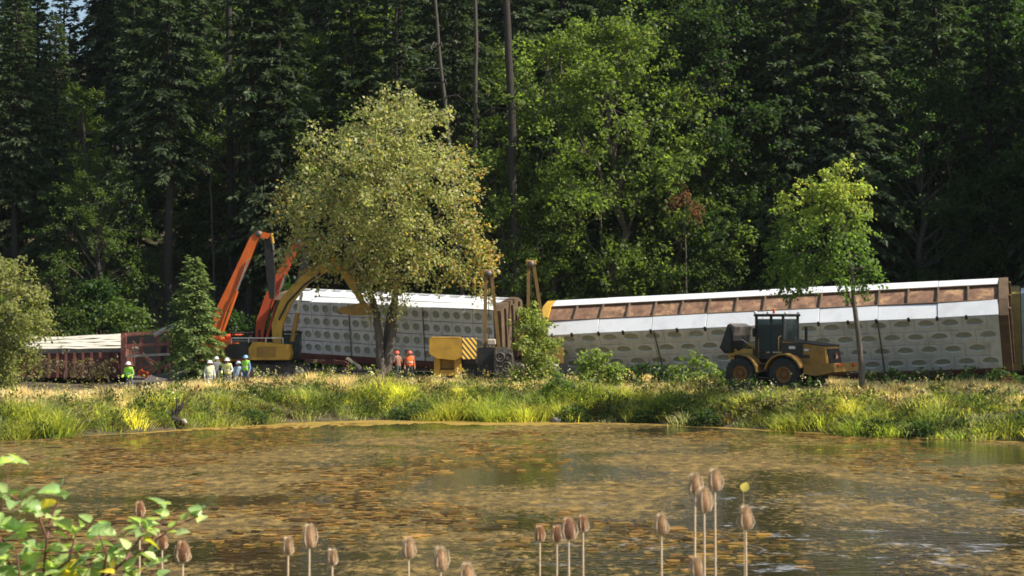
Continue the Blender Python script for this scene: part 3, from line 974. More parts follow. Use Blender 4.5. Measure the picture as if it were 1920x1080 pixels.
for (cx, D_, lab_, sd_) in ((1370, 90, 'dark low bush under the white car just left of the loader', 51), (1665, 88, 'low bush darkened as shade under the white car just right of the slim maple', 52), (1740, 88.5, 'low bush darkened as shade under the white car, second right of the slim maple', 53),
                            (1815, 88, 'low bush darkened as shade under the right part of the white car', 54), (1885, 88.5, 'low bush darkened as shade under the end of the white car by the right edge', 55),  # right-hand bushes have leaves darkened for the shadow band below the car
                            (1405, 81, 'dark bush added as shade in front of the loader front wheel', 56), (1530, 81, 'dark bush added as shade in front of the loader counterweight', 57)):  # loader bushes added to darken its lower part like shade
    shaped_tree('roadside_bush', lab_, D_, cx, [[(cx, 735, 0, 0.03), (cx + 2, 708, 0, 0.01)]],
                [(a_, b_ + (22 if D_ < 85 else 0), c_, 0) for a_, b_, c_ in ((cx - 28, 712, 14), (cx - 8, 706, 14), (cx + 14, 708, 15), (cx + 32, 714, 12), (cx, 722, 18))], 50, 26, 0.16, shrub_cols(DARKLEAF + [(0.10, 0.13, 0.04)]), 1.0, 'leaf', seed=sd_, cat='bush', spread=0.2)
shaped_tree('orange_weed', 'orange-leaved weed in the grass near the right edge', 84, 1895,
            [[(1893, 745, 0, 0.015), (1895, 715, 0, 0.008)]],
            [(1896, 712, 9, 0), (1902, 722, 8, 0), (1890, 722, 6, 0)], 60, 16, 0.12, shrub_cols([(0.40, 0.13, 0.05), (0.42, 0.19, 0.06), (0.2, 0.12, 0.04)]), 1.0, 'leaf', seed=18, cat='weed', spread=0.1)
shaped_tree('vine_maple', 'thin sapling with reddish leaves in the dark forest above the white car', 111, 1285,
            [[(1288, 600, 0, 0.06), (1286, 480, 0, 0.05), (1284, 370, 0, 0.02)]],
            [(1270, 372, 12, 0), (1298, 380, 12, 0), (1285, 368, 9, 0), (1300, 392, 7, 0)], 22, 22, 0.17, shrub_cols([(0.20, 0.08, 0.045), (0.22, 0.11, 0.05), (0.13, 0.08, 0.04)]), 1.0, 'leaf', seed=28, spread=0.2)
shaped_tree('brown_brush', 'dry brownish brush along the wrecked red car', 97, 130,
            [[(120, 712, 0, 0.03), (125, 680, 0, 0.01)], [(170, 712, 0, 0.03), (175, 675, 0, 0.01)]],
            [(95, 690, 18, 0), (120, 680, 18, 0), (150, 684, 20, 0), (180, 690, 16, 0), (75, 676, 15, 0), (140, 700, 20, 0), (165, 705, 18, 0), (60, 690, 18, 0), (190, 680, 10, 0)],
            20, 18, 0.15, shrub_cols([(0.16, 0.12, 0.07), (0.11, 0.10, 0.05), (0.20, 0.15, 0.09)]), 1.0, 'leaf', seed=19, cat='brush', spread=0.24)

# young fir in front of the orange machines
yf = conifer('young_fir', 7.2, 1.75, 0.03, 120, 41, [(0.14, 0.18, 0.06), (0.18, 0.22, 0.08), (0.10, 0.14, 0.05)], 0.10, 0.22, 3.6)
pt = P(368, 700, 94)
put_tree('young_fir', yf, pt.x, pt.y, 'small young fir standing before the orange machines', 'tree', None, (1.15, 1.15, 1.0), 0.4)

# ------------------------------------------------------------------ track
tr = empty('railway_track', (0, 0, 0), None, None)
tr['kind'] = 'structure'
TA, TB = Vector((-60, 112, 0)), Vector((60, 95.5, 0))
td = (TB - TA).normalized(); tn = Vector((-td.y, td.x, 0))
BZ = 1.60
bb = MB()
prof = [(-2.6, BZ - 0.6), (-1.7, BZ + 0.12), (1.7, BZ + 0.12), (2.6, BZ - 0.6)]
vv = [TA + td * s * 120.6 + tn * w + Vector((0, 0, z)) for s in (0, 1) for w, z in prof]
bb.add(vv, [(0, 1, 5, 4), (1, 2, 6, 5), (2, 3, 7, 6)])
bb.build('ballast_bed', M['ballast'], tr)
for w in (-0.72, 0.72):
    rb = MB()
    a, b = TA + tn * w + Vector((0, 0, BZ + 0.26)), TB + tn * w + Vector((0, 0, BZ + 0.26))
    rb.sweep([a, b], 0.08, 0.035, tn)
    rb.build('rail', M['rail'], tr)
tie_mesh = MB().box((0, 0, 0), (0.22, 2.6, 0.16), bev=0.02).mesh('tie', M['tie'])
for k in range(58):
    p = TA + td * (88 + k * 0.55) + Vector((0, 0, BZ + 0.12))
    link('tie', tie_mesh, tr, p, (0, 0, math.atan2(td.y, td.x)))


# ------------------------------------------------------------------ rail cars
def hole_panel(name, w, h, hw, hh, arch, mats, depth=0.09):
    """Sheet w x h in the xz plane facing -y with one recessed oval opening backed by a screen."""
    mb = MB()
    n = 12
    ell = []
    for k in range(n):
        a = 2 * math.pi * k / n
        x, z = hw * math.cos(a), hh * math.sin(a)
        if arch and z < 0: z *= 0.45
        ell.append((x, z))
    W, H = w / 2 - 0.008, h / 2 - 0.018
    rect = []
    for k in range(n):
        a = 2 * math.pi * k / n
        cx, cz = math.cos(a), math.sin(a)
        q = min(W / abs(cx) if abs(cx) > 1e-6 else 9e9, H / abs(cz) if abs(cz) > 1e-6 else 9e9)
        rect.append((cx * q, cz * q))
    # snap the nearest ring points to the corners
    for cxy in ((W, H), (-W, H), (-W, -H), (W, -H)):
        i = min(range(n), key=lambda k: (rect[k][0] - cxy[0]) ** 2 + (rect[k][1] - cxy[1]) ** 2)
        rect[i] = cxy
    vs = [(x, 0, z) for x, z in rect] + [(x, -0.012, z) for x, z in ell] + [(x * .97, depth, z * .97) for x, z in ell] + [(x, 0.04, z) for x, z in rect]
    fs, mi = [], []
    mb.add(vs, [(k, (k + 1) % n, n + (k + 1) % n, n + k) for k in range(n)], 0)
    m0 = MB()
    n0 = len(mb.v)
    mb.f += [(n + k, n + (k + 1) % n, 2 * n + (k + 1) % n, 2 * n + k) for k in range(n)]; mb.m += [0] * n; mb.s += [False] * n
    mb.f += [tuple(2 * n + k for k in range(n))]; mb.m += [1]; mb.s += [False]
    mb.f += [(3 * n + k, 3 * n + (k + 1) % n, (k + 1) % n, k) for k in range(n)]; mb.m += [0] * n; mb.s += [False] * n
    return mb.mesh(name, mats)


def autorack(label, origin, ex, lean, L, W, H, cols, rows, hole, sheet, ws=0.85, rise=0.27, bays=16, sill='rust', roofm='roof_white', centre='rust_roof', endm=('olive_yellow', 'olive_yellow'), stagger=True, buckle=0.012, brackets=True, cut=None):
    ex = Vector(ex).normalized()
    n0 = Vector((ex.y, -ex.x, 0)).normalized()
    if n0.y > 0: n0 = -n0
    u0 = n0.cross(ex)
    if u0.z < 0: u0 = -u0
    ez = u0 * math.cos(lean) + n0 * math.sin(lean)
    ey = u0 * math.sin(lean) - n0 * math.cos(lean)
    e = empty('autorack_car', origin, label, 'rail car', 'derailed railway cars')
    e.matrix_world = Matrix.Translation(origin) @ Matrix((ex, ey, ez)).transposed().to_4x4()
    # inner shell, floor and sill
    z0 = 0.42
    prof = [(0.2, z0), (0.2, H - 0.08), (ws, H + rise - 0.14), (W - ws, H + rise - 0.14), (W - 0.1, H - 0.08), (W - 0.1, z0)]
    MB().prism(prof, 0.1, L - 0.1, axes='yz').build('inner_shell', M['dark'], e)
    MB().box((L / 2, W / 2, 0.1), (L, W - 0.2, 0.4), bev=0.04).build('underframe', M['dark'], e)
    MB().box((L / 2, 0.03, 0.2), (L, 0.16, 0.42), bev=0.03).build('side_sill', M[sill], e)
    # far side sheet
    MB().box((L / 2, W - 0.02, (z0 + H) / 2), (L - .3, 0.05, H - z0)).build('far_side_sheet', M[sheet], e)
    # near side panels
    pw, ph = L / cols, (H - z0) / rows
    full = hole_panel('side_panel', pw, ph, hole[0], hole[1], hole[2], [M[sheet], M['screen']])
    for r in range(rows):
        off = pw / 2 if (stagger and r % 2) else 0
        k = 0
        x = off
        while x < L - 0.05:
            if x == off and off:
                MB().box((off / 2, 0.02, z0 + (r + .5) * ph), (off - 0.016, 0.04, ph - 0.02)).build('side_panel', M[sheet], e)
            wleft = min(pw, L - x)
            c = Vector((x + wleft / 2, 0, z0 + (r + .5) * ph))
            if wleft > pw * 0.98:
                o = link('side_panel', full, e, c + Vector((0, random.gauss(0, buckle), 0)))
                o.rotation_euler = (random.gauss(0, buckle * 0.8), random.gauss(0, buckle * 0.3), random.gauss(0, buckle))
            else:
                MB().box((c.x, 0.02, c.z), (wleft - 0.016, 0.04, ph - 0.02)).build('side_panel', M[sheet], e)
            x += pw
    # vertical seam posts every few panels
    nseam = max(3, int(L / 5.5))
    seam = MB().box((0, 0, (z0 + H) / 2), (0.07, 0.05, H - z0)).mesh('seam_post', M['steel'])
    for k in range(1, nseam):
        link('seam_post', seam, e, (L * k / nseam + random.uniform(-.2, .2), -0.02, 0))
    # roof: near slope, recessed middle with ribs, far slope
    bw = L / bays
    sl = math.hypot(ws, rise)
    ang = math.atan2(rise, ws)
    slope_mesh = MB().box((0, 0, 0), (bw * 2 - 0.03, sl, 0.05), bev=0.012).mesh('roof_panel', M[roofm])
    mid_mesh = MB().box((0, 0, 0), (bw - 0.02, W - 2 * ws, 0.04)).mesh('roof_centre_panel', M[centre])
    rib_mesh = MB().box((0, 0, 0), (0.13, W - 2 * ws - 0.02, 0.16), bev=0.03).mesh('roof_rib', M['rust_brown' if centre != roofm else roofm])
    for k in range(0, bays, 2):
        for near in (True, False):
            y = ws / 2 if near else W - ws / 2
            o = link('roof_panel', slope_mesh, e, ((k + 1) * bw, y, H + rise / 2 + 0.02 + random.gauss(0, buckle)))
            o.rotation_euler = ((ang if near else -ang) + random.gauss(0, buckle), random.gauss(0, buckle * .5), 0)
    for k in range(bays):
        o = link('roof_centre_panel', mid_mesh, e, ((k + .5) * bw, W / 2, H + rise - 0.09))
        o.rotation_euler = (random.gauss(0, .02), random.gauss(0, .01), 0)
        if k: link('roof_rib', rib_mesh, e, (k * bw, W / 2, H + rise - 0.01))
    for y in (ws, W - ws):
        MB().box((L / 2, y, H + rise + 0.0), (L, 0.10, 0.13), bev=0.02).build('roof_edge_rail', M['rust_brown' if centre != roofm else roofm], e)
    if brackets:
        br = MB().box((0, 0, 0), (0.14, 0.10, 0.30), bev=0.02).mesh('bracket', M['black'])
        for k in range(1, bays):
            link('bracket', br, e, (k * bw + random.uniform(-.1, .1), -0.03, H - 0.02))
    # end frames
    for i, x in enumerate((-0.28, L + 0.28)):
        o2 = [(-0.04, 0.1), (-0.04, H + 0.02), (ws, H + rise + 0.12), (W - ws, H + rise + 0.12), (W + 0.04, H + 0.02), (W + 0.04, 0.1)]
        MB().prism(o2, x - 0.25, x + 0.25, axes='yz').build('end_frame', M[endm[i]], e)
        for y in (0.5, W / 2, W - 0.5):
            MB().box((x + (0.32 if i else -0.32), y, H / 2 + .2), (0.14, 0.14, H - 0.2), bev=.02).build('end_post', M['rust_brown'], e)
    return e


random.seed(17)
NL, NR = P(1052, 728, 103.5), P(1882, 700, 95)
autorack('long white leaning rail car with rusty roof strip behind the wheel loader', NL, NR - NL, R(40), (NR - NL).length, 3.3, 4.35, 20, 4, (0.47, 0.37, True), 'panel_white',
         endm=('yellow_post', 'rust_brown'), ws=0.96, rise=0.30)
NL, NR = P(536, 672, 106), P(930, 698, 100)
autorack('grey rail car with rows of round holes lying behind the big maple trunk', NL, NR - NL, R(12), (NR - NL).length, 3.1, 3.80, 21, 4, (0.26, 0.24, False), 'panel_grey', bays=14,
         centre='roof_white', endm=('rust_brown', 'rust_brown'), stagger=False, buckle=0.02, brackets=False, ws=0.55, rise=0.22)
NL, NR = P(1918, 698, 97), P(2250, 694, 94)
autorack('upright pale teal rail car cut off by the right edge', NL, NR - NL, R(4), (NR - NL).length, 3.1, 4.6, 8, 4, (0.4, 0.25, True), 'teal', endm=('olive_yellow', 'olive_yellow'), bays=6, buckle=0.004)


# crushed end of the grey car: bent roof sheets and broken end wall
ce = empty('crushed_car_end', P(955, 700, 101), 'crumpled rusty end wall with bent white roof sheets behind the pipelayer', 'wreckage')
b0 = P(955, 700, 101)
def rel(px, py, D): return P(px, py, D) - b0
for (x0, y0, x1, y1, m, th) in ((938, 588, 940, 690, 'rust_brown', .12), (958, 584, 961, 690, 'rust_brown', .10), (978, 582, 982, 690, 'olive_yellow', .16), (938, 588, 982, 582, 'rust_brown', .12), (940, 640, 982, 636, 'rust', .08)):
    MB().sweep([rel(x0, y0, 101), rel(x1, y1, 101)], th, 0.12, (0, 1, 0)).build('bent_post', M[m], ce)
MB().prism([(rel(938, 690, 101).x, rel(938, 690, 101).z), (rel(982, 690, 101).x, rel(982, 690, 101).z), (rel(980, 585, 101).x, rel(980, 585, 101).z), (rel(938, 590, 101).x, rel(938, 590, 101).z)], 0.25, 0.33).build('end_wall', M['rust'], ce)
for (a, b, w, h, rz) in ((885, 583, 1.5, 0.7, .25), (918, 580, 1.1, 0.8, -.2)):
    mb = MB(); n = 6
    for i in range(n + 1):
        x = w * (i / n - .5); z = 0.18 * math.sin(i * 1.1)
        mb.v += [(x, -h / 2, z - h * .3), (x + .1, h / 2, z + h * .3)]
    mb.f += [(2 * i, 2 * i + 2, 2 * i + 3, 2 * i + 1) for i in range(n)]; mb.m += [0] * n; mb.s += [True] * n
    o = mb.build('bent_roof_sheet', M['roof_white'], ce, loc=rel(a, b, 100.4), rot=(0, 0, rz))
    md = o.modifiers.new('thickness', 'SOLIDIFY'); md.thickness = 0.02

# wrecked red car at the left, tipped with its pale side up
wr = empty('wrecked_rail_car', P(130, 700, 104), 'wrecked red rail car tipped over with its cream side up', 'rail car', 'derailed railway cars')
w0 = P(130, 700, 104)
def wrl(px, py, D): return P(px, py, D) - w0
random.seed(2)
nstrip = 7
for k in range(nstrip):
    t0, t1 = k / nstrip, (k + 1) / nstrip
    def edge(t, end):
        a = wrl(18, 655, 103).lerp(wrl(18, 634, 106), t) if end == 0 else wrl(229, 652, 101.5).lerp(wrl(229, 625, 104), t)
        return a
    a0, a1, c0, c1 = edge(t0 + .01, 0), edge(t1 - .01, 0), edge(t0 + .01, 1), edge(t1 - .01, 1)
    mb = MB(); n = 8
    vs = []
    for i in range(n + 1):
        s = i / n
        j = Vector((0, 0, random.gauss(0, .025) + 0.03 * (k % 2)))
        vs += [a0.lerp(c0, s) + j, a1.lerp(c1, s) + j]
    mb.add(vs, [(2 * i, 2 * i + 2, 2 * i + 3, 2 * i + 1) for i in range(n)], smooth=False)
    o = mb.build('side_sheet', M['cream'], wr)
    md = o.modifiers.new('thickness', 'SOLIDIFY'); md.thickness = 0.05
lo0, lo1 = wrl(22, 708, 102.8), wrl(229, 708, 101.3)
hi0, hi1 = wrl(22, 659, 103.1), wrl(229, 655, 101.6)
MB().add([lo0, lo1, hi1, hi0] + [p + Vector((0, 3.5, 0)) for p in (lo0, lo1, hi1, hi0)], [(0, 1, 2, 3), (4, 5, 6, 7), (3, 2, 6, 7), (0, 3, 7, 4), (1, 2, 6, 5)]).build('body_wall', M['rust'], wr)
MB().sweep([hi0 + Vector((0, -.06, -.05)), hi1 + Vector((0, -.06, -.05))], 0.13, 0.06, (0, 1, 0)).build('top_rail', M['steel'], wr)
for k in range(13):
    t = (k + .5) / 13
    MB().sweep([lo0.lerp(lo1, t) + Vector((0, -.08, 0)), hi0.lerp(hi1, t) + Vector((0, -.08, -.15))], 0.07, 0.08, (0, 1, 0)).build('side_stake', M['rust'], wr)
MB().sweep([wrl(232, 706, 101), wrl(232, 624, 101.2)], 0.15, 0.14, (0, 1, 0)).build('end_post', M['rust_light'], wr)
for (x0, y0, x1, y1, D, h, m) in ((234, 627, 312, 622, 101.3, .09, 'rust_light'), (236, 648, 316, 645, 101.3, .09, 'rust_light'), (234, 668, 318, 664, 101.1, .07, 'pale'), (265, 632, 264, 700, 101.4, .10, 'rust_light'),
                              (297, 626, 298, 700, 101.4, .10, 'rust_light'), (314, 622, 317, 700, 101.6, .08, 'rust_light'), (236, 630, 300, 622, 104, .08, 'rust'), (240, 690, 318, 686, 101.3, .10, 'rust_light'), (236, 650, 312, 692, 103.5, .06, 'rust'), (248, 640, 290, 690, 104.5, .07, 'rust_brown')):
    MB().sweep([wrl(x0, y0, D), wrl(x1, y1, D)], h, 0.07, (0, 1, 0)).build('frame_beam', M[m], wr)
MB().add([wrl(234, 706, 105), wrl(316, 706, 105), wrl(314, 628, 105), wrl(234, 630, 105)], [(0, 1, 2, 3)]).build('floor_plate', M['dark'], wr)


# loose wreckage: every scrap its own thing
def scrap(name, a, b, D, L, W, H, rot, m, label):
    p = P(a, b, D)
    mb = MB()
    n = 5; vs = []
    for i in range(n + 1):
        x = L * (i / n - .5)
        tw = random.gauss(0, .12) * H + 0.12 * L * math.sin(i / n * 2.2)
        k = random.uniform(.75, 1)
        vs += [(x, -W / 2 * k, -H / 2 + tw), (x, W / 2 * k, -H / 2 + tw), (x, W / 2 * k, H / 2 + tw), (x, -W / 2 * k, H / 2 + tw)]
    fs = [(4 * i + k, 4 * i + (k + 1) % 4, 4 * i + 4 + (k + 1) % 4, 4 * i + 4 + k) for i in range(n) for k in range(4)] + [(0, 1, 2, 3), (4 * n, 4 * n + 1, 4 * n + 2, 4 * n + 3)]
    mb.add(vs, fs)
    o = mb.build(name, M[m], None, loc=p, rot=rot)
    return tag(o, label, 'wreckage', 'loose wreckage round the cars')


random.seed(23)
scrap('bent_sheet', 308, 622, 100.5, 1.3, .5, .14, (.3, -.35, .2), 'pale', 'pale bent sheet sticking up off the wrecked red car end')
scrap('timber_scrap', 662, 683, 100, 1.1, .2, .16, (0, .75, 0), 'pale', 'pale plank slanting under the grey car beside the trunk')
scrap('rust_scrap', 590, 680, 101, 1.2, .5, .2, (0, .1, .3), 'rust_brown', 'rusty slab under the left end of the grey car')
scrap('rust_scrap', 628, 684, 100.5, 1.6, .4, .25, (0, .2, -.2), 'rust', 'rust red beam under the middle of the grey car')
scrap('pale_scrap', 367, 676, 98, 1.0, .3, .08, (0, .15, .2), 'pale', 'pale flat scrap behind the young fir')
scrap('pale_scrap', 340, 700, 93, 0.8, .3, .08, (0, -.05, .2), 'pale', 'pale scrap lying left of the young fir base')
scrap('pale_scrap', 342, 690, 96, 0.5, .2, .08, (0, -.7, .2), 'pale', 'small tilted pale scrap between red car and young fir')
scrap('rust_scrap', 290, 697, 97, 1.3, .4, .3, (0, -.3, .1), 'rust_brown', 'brown crumpled piece below the open red frame')
scrap('rust_scrap', 268, 702, 96.5, 0.6, .4, .3, (.2, .3, .1), 'orange_red', 'small red piece on the ground below the open red frame')
scrap('pale_scrap', 252, 657, 101.8, 0.35, .3, .3, (.2, .3, .1), 'pale', 'pale lump caught inside the open red frame')


# ------------------------------------------------------------------ machines
def track_mesh(L, H, W):
    """Crawler track: rounded loop, shoes, rollers."""
    mb = MB()
    r = H / 2
    def loop(rr):
        pts = []
        for k in range(9):
            a = math.pi / 2 + math.pi * k / 8
            pts.append((-L / 2 + r + rr * math.cos(a), r + rr * math.sin(a)))
        for k in range(9):
            a = -math.pi / 2 + math.pi * k / 8
            pts.append((L / 2 - r + rr * math.cos(a), r + rr * math.sin(a)))
        return pts
    mb.prism(loop(r), -W / 2, W / 2)
    per = 2 * (L - 2 * r) + 2 * math.pi * r
    n = int(per / 0.22)
    for k in range(n):
        s = per * k / n
        st = L - 2 * r
        if s < st: c, a = (-st / 2 + s, H), 0
        elif s < st + math.pi * r:
            t = (s - st) / r; c, a = (st / 2 + r * math.sin(t), r + r * math.cos(t)), t
        elif s < 2 * st + math.pi * r: c, a = (st / 2 - (s - st - math.pi * r), 0), math.pi
        else:
            t = (s - 2 * st - math.pi * r) / r; c, a = (-st / 2 - r * math.sin(t), r - r * math.cos(t)), math.pi + t
        mb.box((c[0], 0, c[1]), (0.17, W + 0.04, 0.07), rot=(0, a, 0))
    return mb.mesh('track', M['black'])


def rollers(L, H, W, parent, y):
    for k in range(5):
        x = -L / 2 + H / 2 + (L - H) * k / 4
        rr = H * (0.40 if k in (0, 4) else 0.22)
        z = H / 2 if k in (0, 4) else H * 0.3
        MB().lathe([(0.02, -W / 2 - .05), (rr * .5, -W / 2 - .06), (rr, -W / 2 - .03), (rr, -W / 2 + .05)], (x, y, z), 12, 'y').build('roller', M['steel'], parent)


def cab(parent, c, s, frame='yellow', bars=True):
    """Operator cab: posts, roof, floor, glass panes."""
    x, y, z = c; lx, ly, lz = s
    fr = MB()
    for sx in (-1, 1):
        for sy in (-1, 1):
            fr.box((x + sx * (lx / 2 - .05), y + sy * (ly / 2 - .05), z + lz / 2), (.10, .10, lz))
    fr.box((x, y, z + .14), (lx - .02, ly - .02, .28), bev=.03)
    fr.box((x - lx * .12, y, z + .62), (.45, .45, .12)); fr.box((x - lx * .28, y, z + .95), (.12, .45, .6))
    cf = fr.build('cab', M[frame], parent)
    MB().box((x, y, z + lz + .05), (lx + .16, ly + .12, .13), bev=.05).build('roof', M[frame], cf)
    for sy in (-1, 1):
        MB().box((x, y + sy * (ly / 2 - .03), z + lz * .56), (lx - .2, .015, lz * .76)).build('pane', M['glass'], cf)
    for sx in (-1, 1):
        MB().box((x + sx * (lx / 2 - .03), y, z + lz * .56), (.015, ly - .2, lz * .76)).build('pane', M['glass'], cf)
    return cf


def ram(a, b, r, parent, barrel='yellow'):
    a, b = Vector(a), Vector(b)
    MB().tube([a, a.lerp(b, .58)], r, n=10).build('cylinder_barrel', M[barrel], parent)
    MB().tube([a.lerp(b, .56), b], r * .55, n=8).build('cylinder_rod', M['chrome'], parent)


# --- yellow excavator
DX = 97.0
ep = P(522, 700, DX); EB = Vector((ep.x, DX, gz(ep.x, DX)))
ex_ = empty('yellow_excavator', EB, 'yellow crawler excavator arching its boom over the grey car', 'excavator')
def el(px, py, dy=0.0): return P(px, py, DX) + Vector((0, dy, 0)) - EB
tm = track_mesh(3.6, 0.85, 0.6)
for y in (-1.15, 1.15):
    link('track', tm, ex_, (0.0, y, 0.0), (0, 0, 0))
    rollers(3.6, .85, .6, ex_, y)
MB().box((0, 0, .62), (2.6, 1.7, .5), bev=.1).lathe([(0.8, .85), (0.8, 1.08), (0.02, 1.08)], (0, 0, 0), 18).build('undercarriage', M['black'], ex_)
hs = MB()
hs.prism([(-1.55, 1.15), (0.75, 1.15), (0.85, 1.45), (0.75, 2.05), (-1.35, 2.2), (-1.6, 1.8)], -1.1, 1.15)
hs.build('house', M['yellow'], ex_)
MB().box((-0.55, -1.115, 1.62), (1.1, .03, .6), bev=.01).build('side_door', M['yellow_dark'], ex_)
MB().box((0.45, -1.115, 1.55), (.55, .03, .7), bev=.01).build('side_door', M['yellow'], ex_)
MB().prism([(-2.9, 1.2), (-1.58, 1.15), (-1.58, 2.15), (-2.75, 2.05), (-3.0, 1.7)], -1.15, 1.15).build('counterweight', M['black'], ex_)
hr = MB()
for x in (-2.6, -1.6, -.6, .4):
    hr.tube([(x, -1.0, 2.1), (x, -1.0, 2.42)], .025, 6)
hr.tube([(-2.6, -1.0, 2.42), (.4, -1.0, 2.42)], .03, 6)
hr.build('handrail', M['white'], ex_)
MB().box((-1.9, 0, 2.22), (1.3, 1.5, .14), bev=.04).build('engine_cover', M['steel'], ex_)
MB().tube([(-1.2, .5, 2.1), (-1.2, .5, 2.9)], .07, 8).build('exhaust_pipe', M['black'], ex_)
cab(ex_, (0.55, 0.7, 1.15), (1.3, .95, 1.55), 'black')
bm_ = MB().sweep([el(520, 652), el(520, 610), el(537, 565), el(572, 525), el(606, 503), el(634, 494)], [.2, .32, .34, .31, .25, .16], .22, (0, 1, 0))
boom = bm_.build('boom', M['yellow'], ex_)
MB().sweep([el(524, 600, -.24), el(541, 567, -.24), el(572, 534, -.24), el(602, 512, -.24)], .06, .02, (0, 1, 0)).build('hose_run', M['black'], boom)
MB().sweep([el(622, 484), el(640, 502), el(664, 540), el(690, 584)], [.13, .24, .2, .12], .16, (0, 1, 0)).build('stick', M['yellow'], ex_)
MB().sweep([el(560, 512, -.05), el(628, 486, -.05)], .08, .07, (0, 1, 0)).build('stick_cylinder', M['yellow_dark'], ex_)
ram(el(548, 640, -.3), el(566, 548, -.3), .10, ex_, 'yellow_dark')
ram(el(548, 640, .3), el(566, 548, .3), .10, ex_, 'yellow_dark')
ram(el(650, 505, 0), el(696, 566, 0), .08, ex_, 'yellow_dark')
bk = MB()
oa, ob = el(690, 578), el(640, 582)
out = [(el(a, b).x, el(a, b).z) for a, b in ((696, 574), (692, 590), (668, 592), (642, 588), (634, 582), (640, 576), (660, 572), (684, 566))]
bk.prism(out, -.55, .55)
bkt = bk.build('bucket', M['yellow_dark'], ex_)
for k in range(4):
    MB().box(el(636, 586, -.42 + .28 * k), (.28, .1, .1), rot=(0, .5, 0)).build('tooth', M['steel'], bkt)


# --- orange excavators behind
def orange_machine(D, base_px, boom_pts, widths, stick_pts, mat, label, dx=0):
    p = P(base_px, 700, D); B = Vector((p.x, D, gz(p.x, D)))
    e = empty('orange_excavator', B, label, 'excavator', 'orange excavators')
    f = lambda a, b, dy=0.0: P(a, b, D) + Vector((0, dy, 0)) - B
    t = track_mesh(3.6, .85, .6)
    for y in (-1.1, 1.1):
        link('track', t, e, (0, y, 0)); rollers(3.6, .85, .6, e, y)
    MB().box((0, 0, .7), (2.4, 1.6, .6), bev=.1).build('undercarriage', M['black'], e)
    MB().prism([(-1.7, 1.1), (1.0, 1.1), (1.0, 1.9), (.3, 2.35), (-1.5, 2.35), (-1.9, 1.7)], -1.15, 1.15).build('house', M[mat], e)
    MB().box((-1.0, -.2, 2.5), (1.2, 1.2, .35), bev=.12).build('engine_cover', M[mat], e)
    MB().box((.35, -1.17, 1.6), (.7, .03, .6), bev=.01).build('side_door', M['black'], e)
    cab(e, (.6, .55, 1.2), (1.2, .95, 1.6), 'black')
    bo = MB().sweep([f(a, b) for a, b in boom_pts], widths, .24, (0, 1, 0)).build('boom', M[mat], e)
    MB().sweep([f(a, b, .05) for a, b in stick_pts], [.2] + [.26] * (len(stick_pts) - 2) + [.15], .17, (0, 1, 0)).build('stick', M['black'], e)
    k = len(boom_pts) // 2
    ram(f(boom_pts[0][0] + 12, boom_pts[0][1] + 8, -.34), f(boom_pts[k][0] + 6, boom_pts[k][1] + 4, -.34), .10, e, mat)
    ram(f(stick_pts[0][0] + 7, stick_pts[0][1] - 8, -.1), f(stick_pts[1][0] + 9, stick_pts[1][1] - 8, -.1), .11, e, 'yellow')
    MB().lathe([(.02, -.3), (.2, -.3), (.2, .3), (.02, .3)], f(*boom_pts[-2]), 12, 'y').build('boom_pin', M['steel'], e)
    return e


orange_machine(104, 432, [(404, 622), (416, 580), (440, 530), (462, 482), (476, 450), (486, 439), (504, 443)], [.26, .3, .3, .28, .26, .22, .18],
               [(502, 446), (505, 478), (508, 520), (510, 560)], 'orange', 'orange excavator with its boom raised highest, behind the young fir')
orange_machine(107, 470, [(486, 640), (490, 605), (505, 560), (530, 510), (552, 468), (562, 455), (574, 458)], [.26, .3, .3, .28, .25, .22, .16],
               [(574, 462), (572, 490), (560, 540), (548, 590)], 'orange_red', 'red-orange excavator with boom half hidden by the big maple')


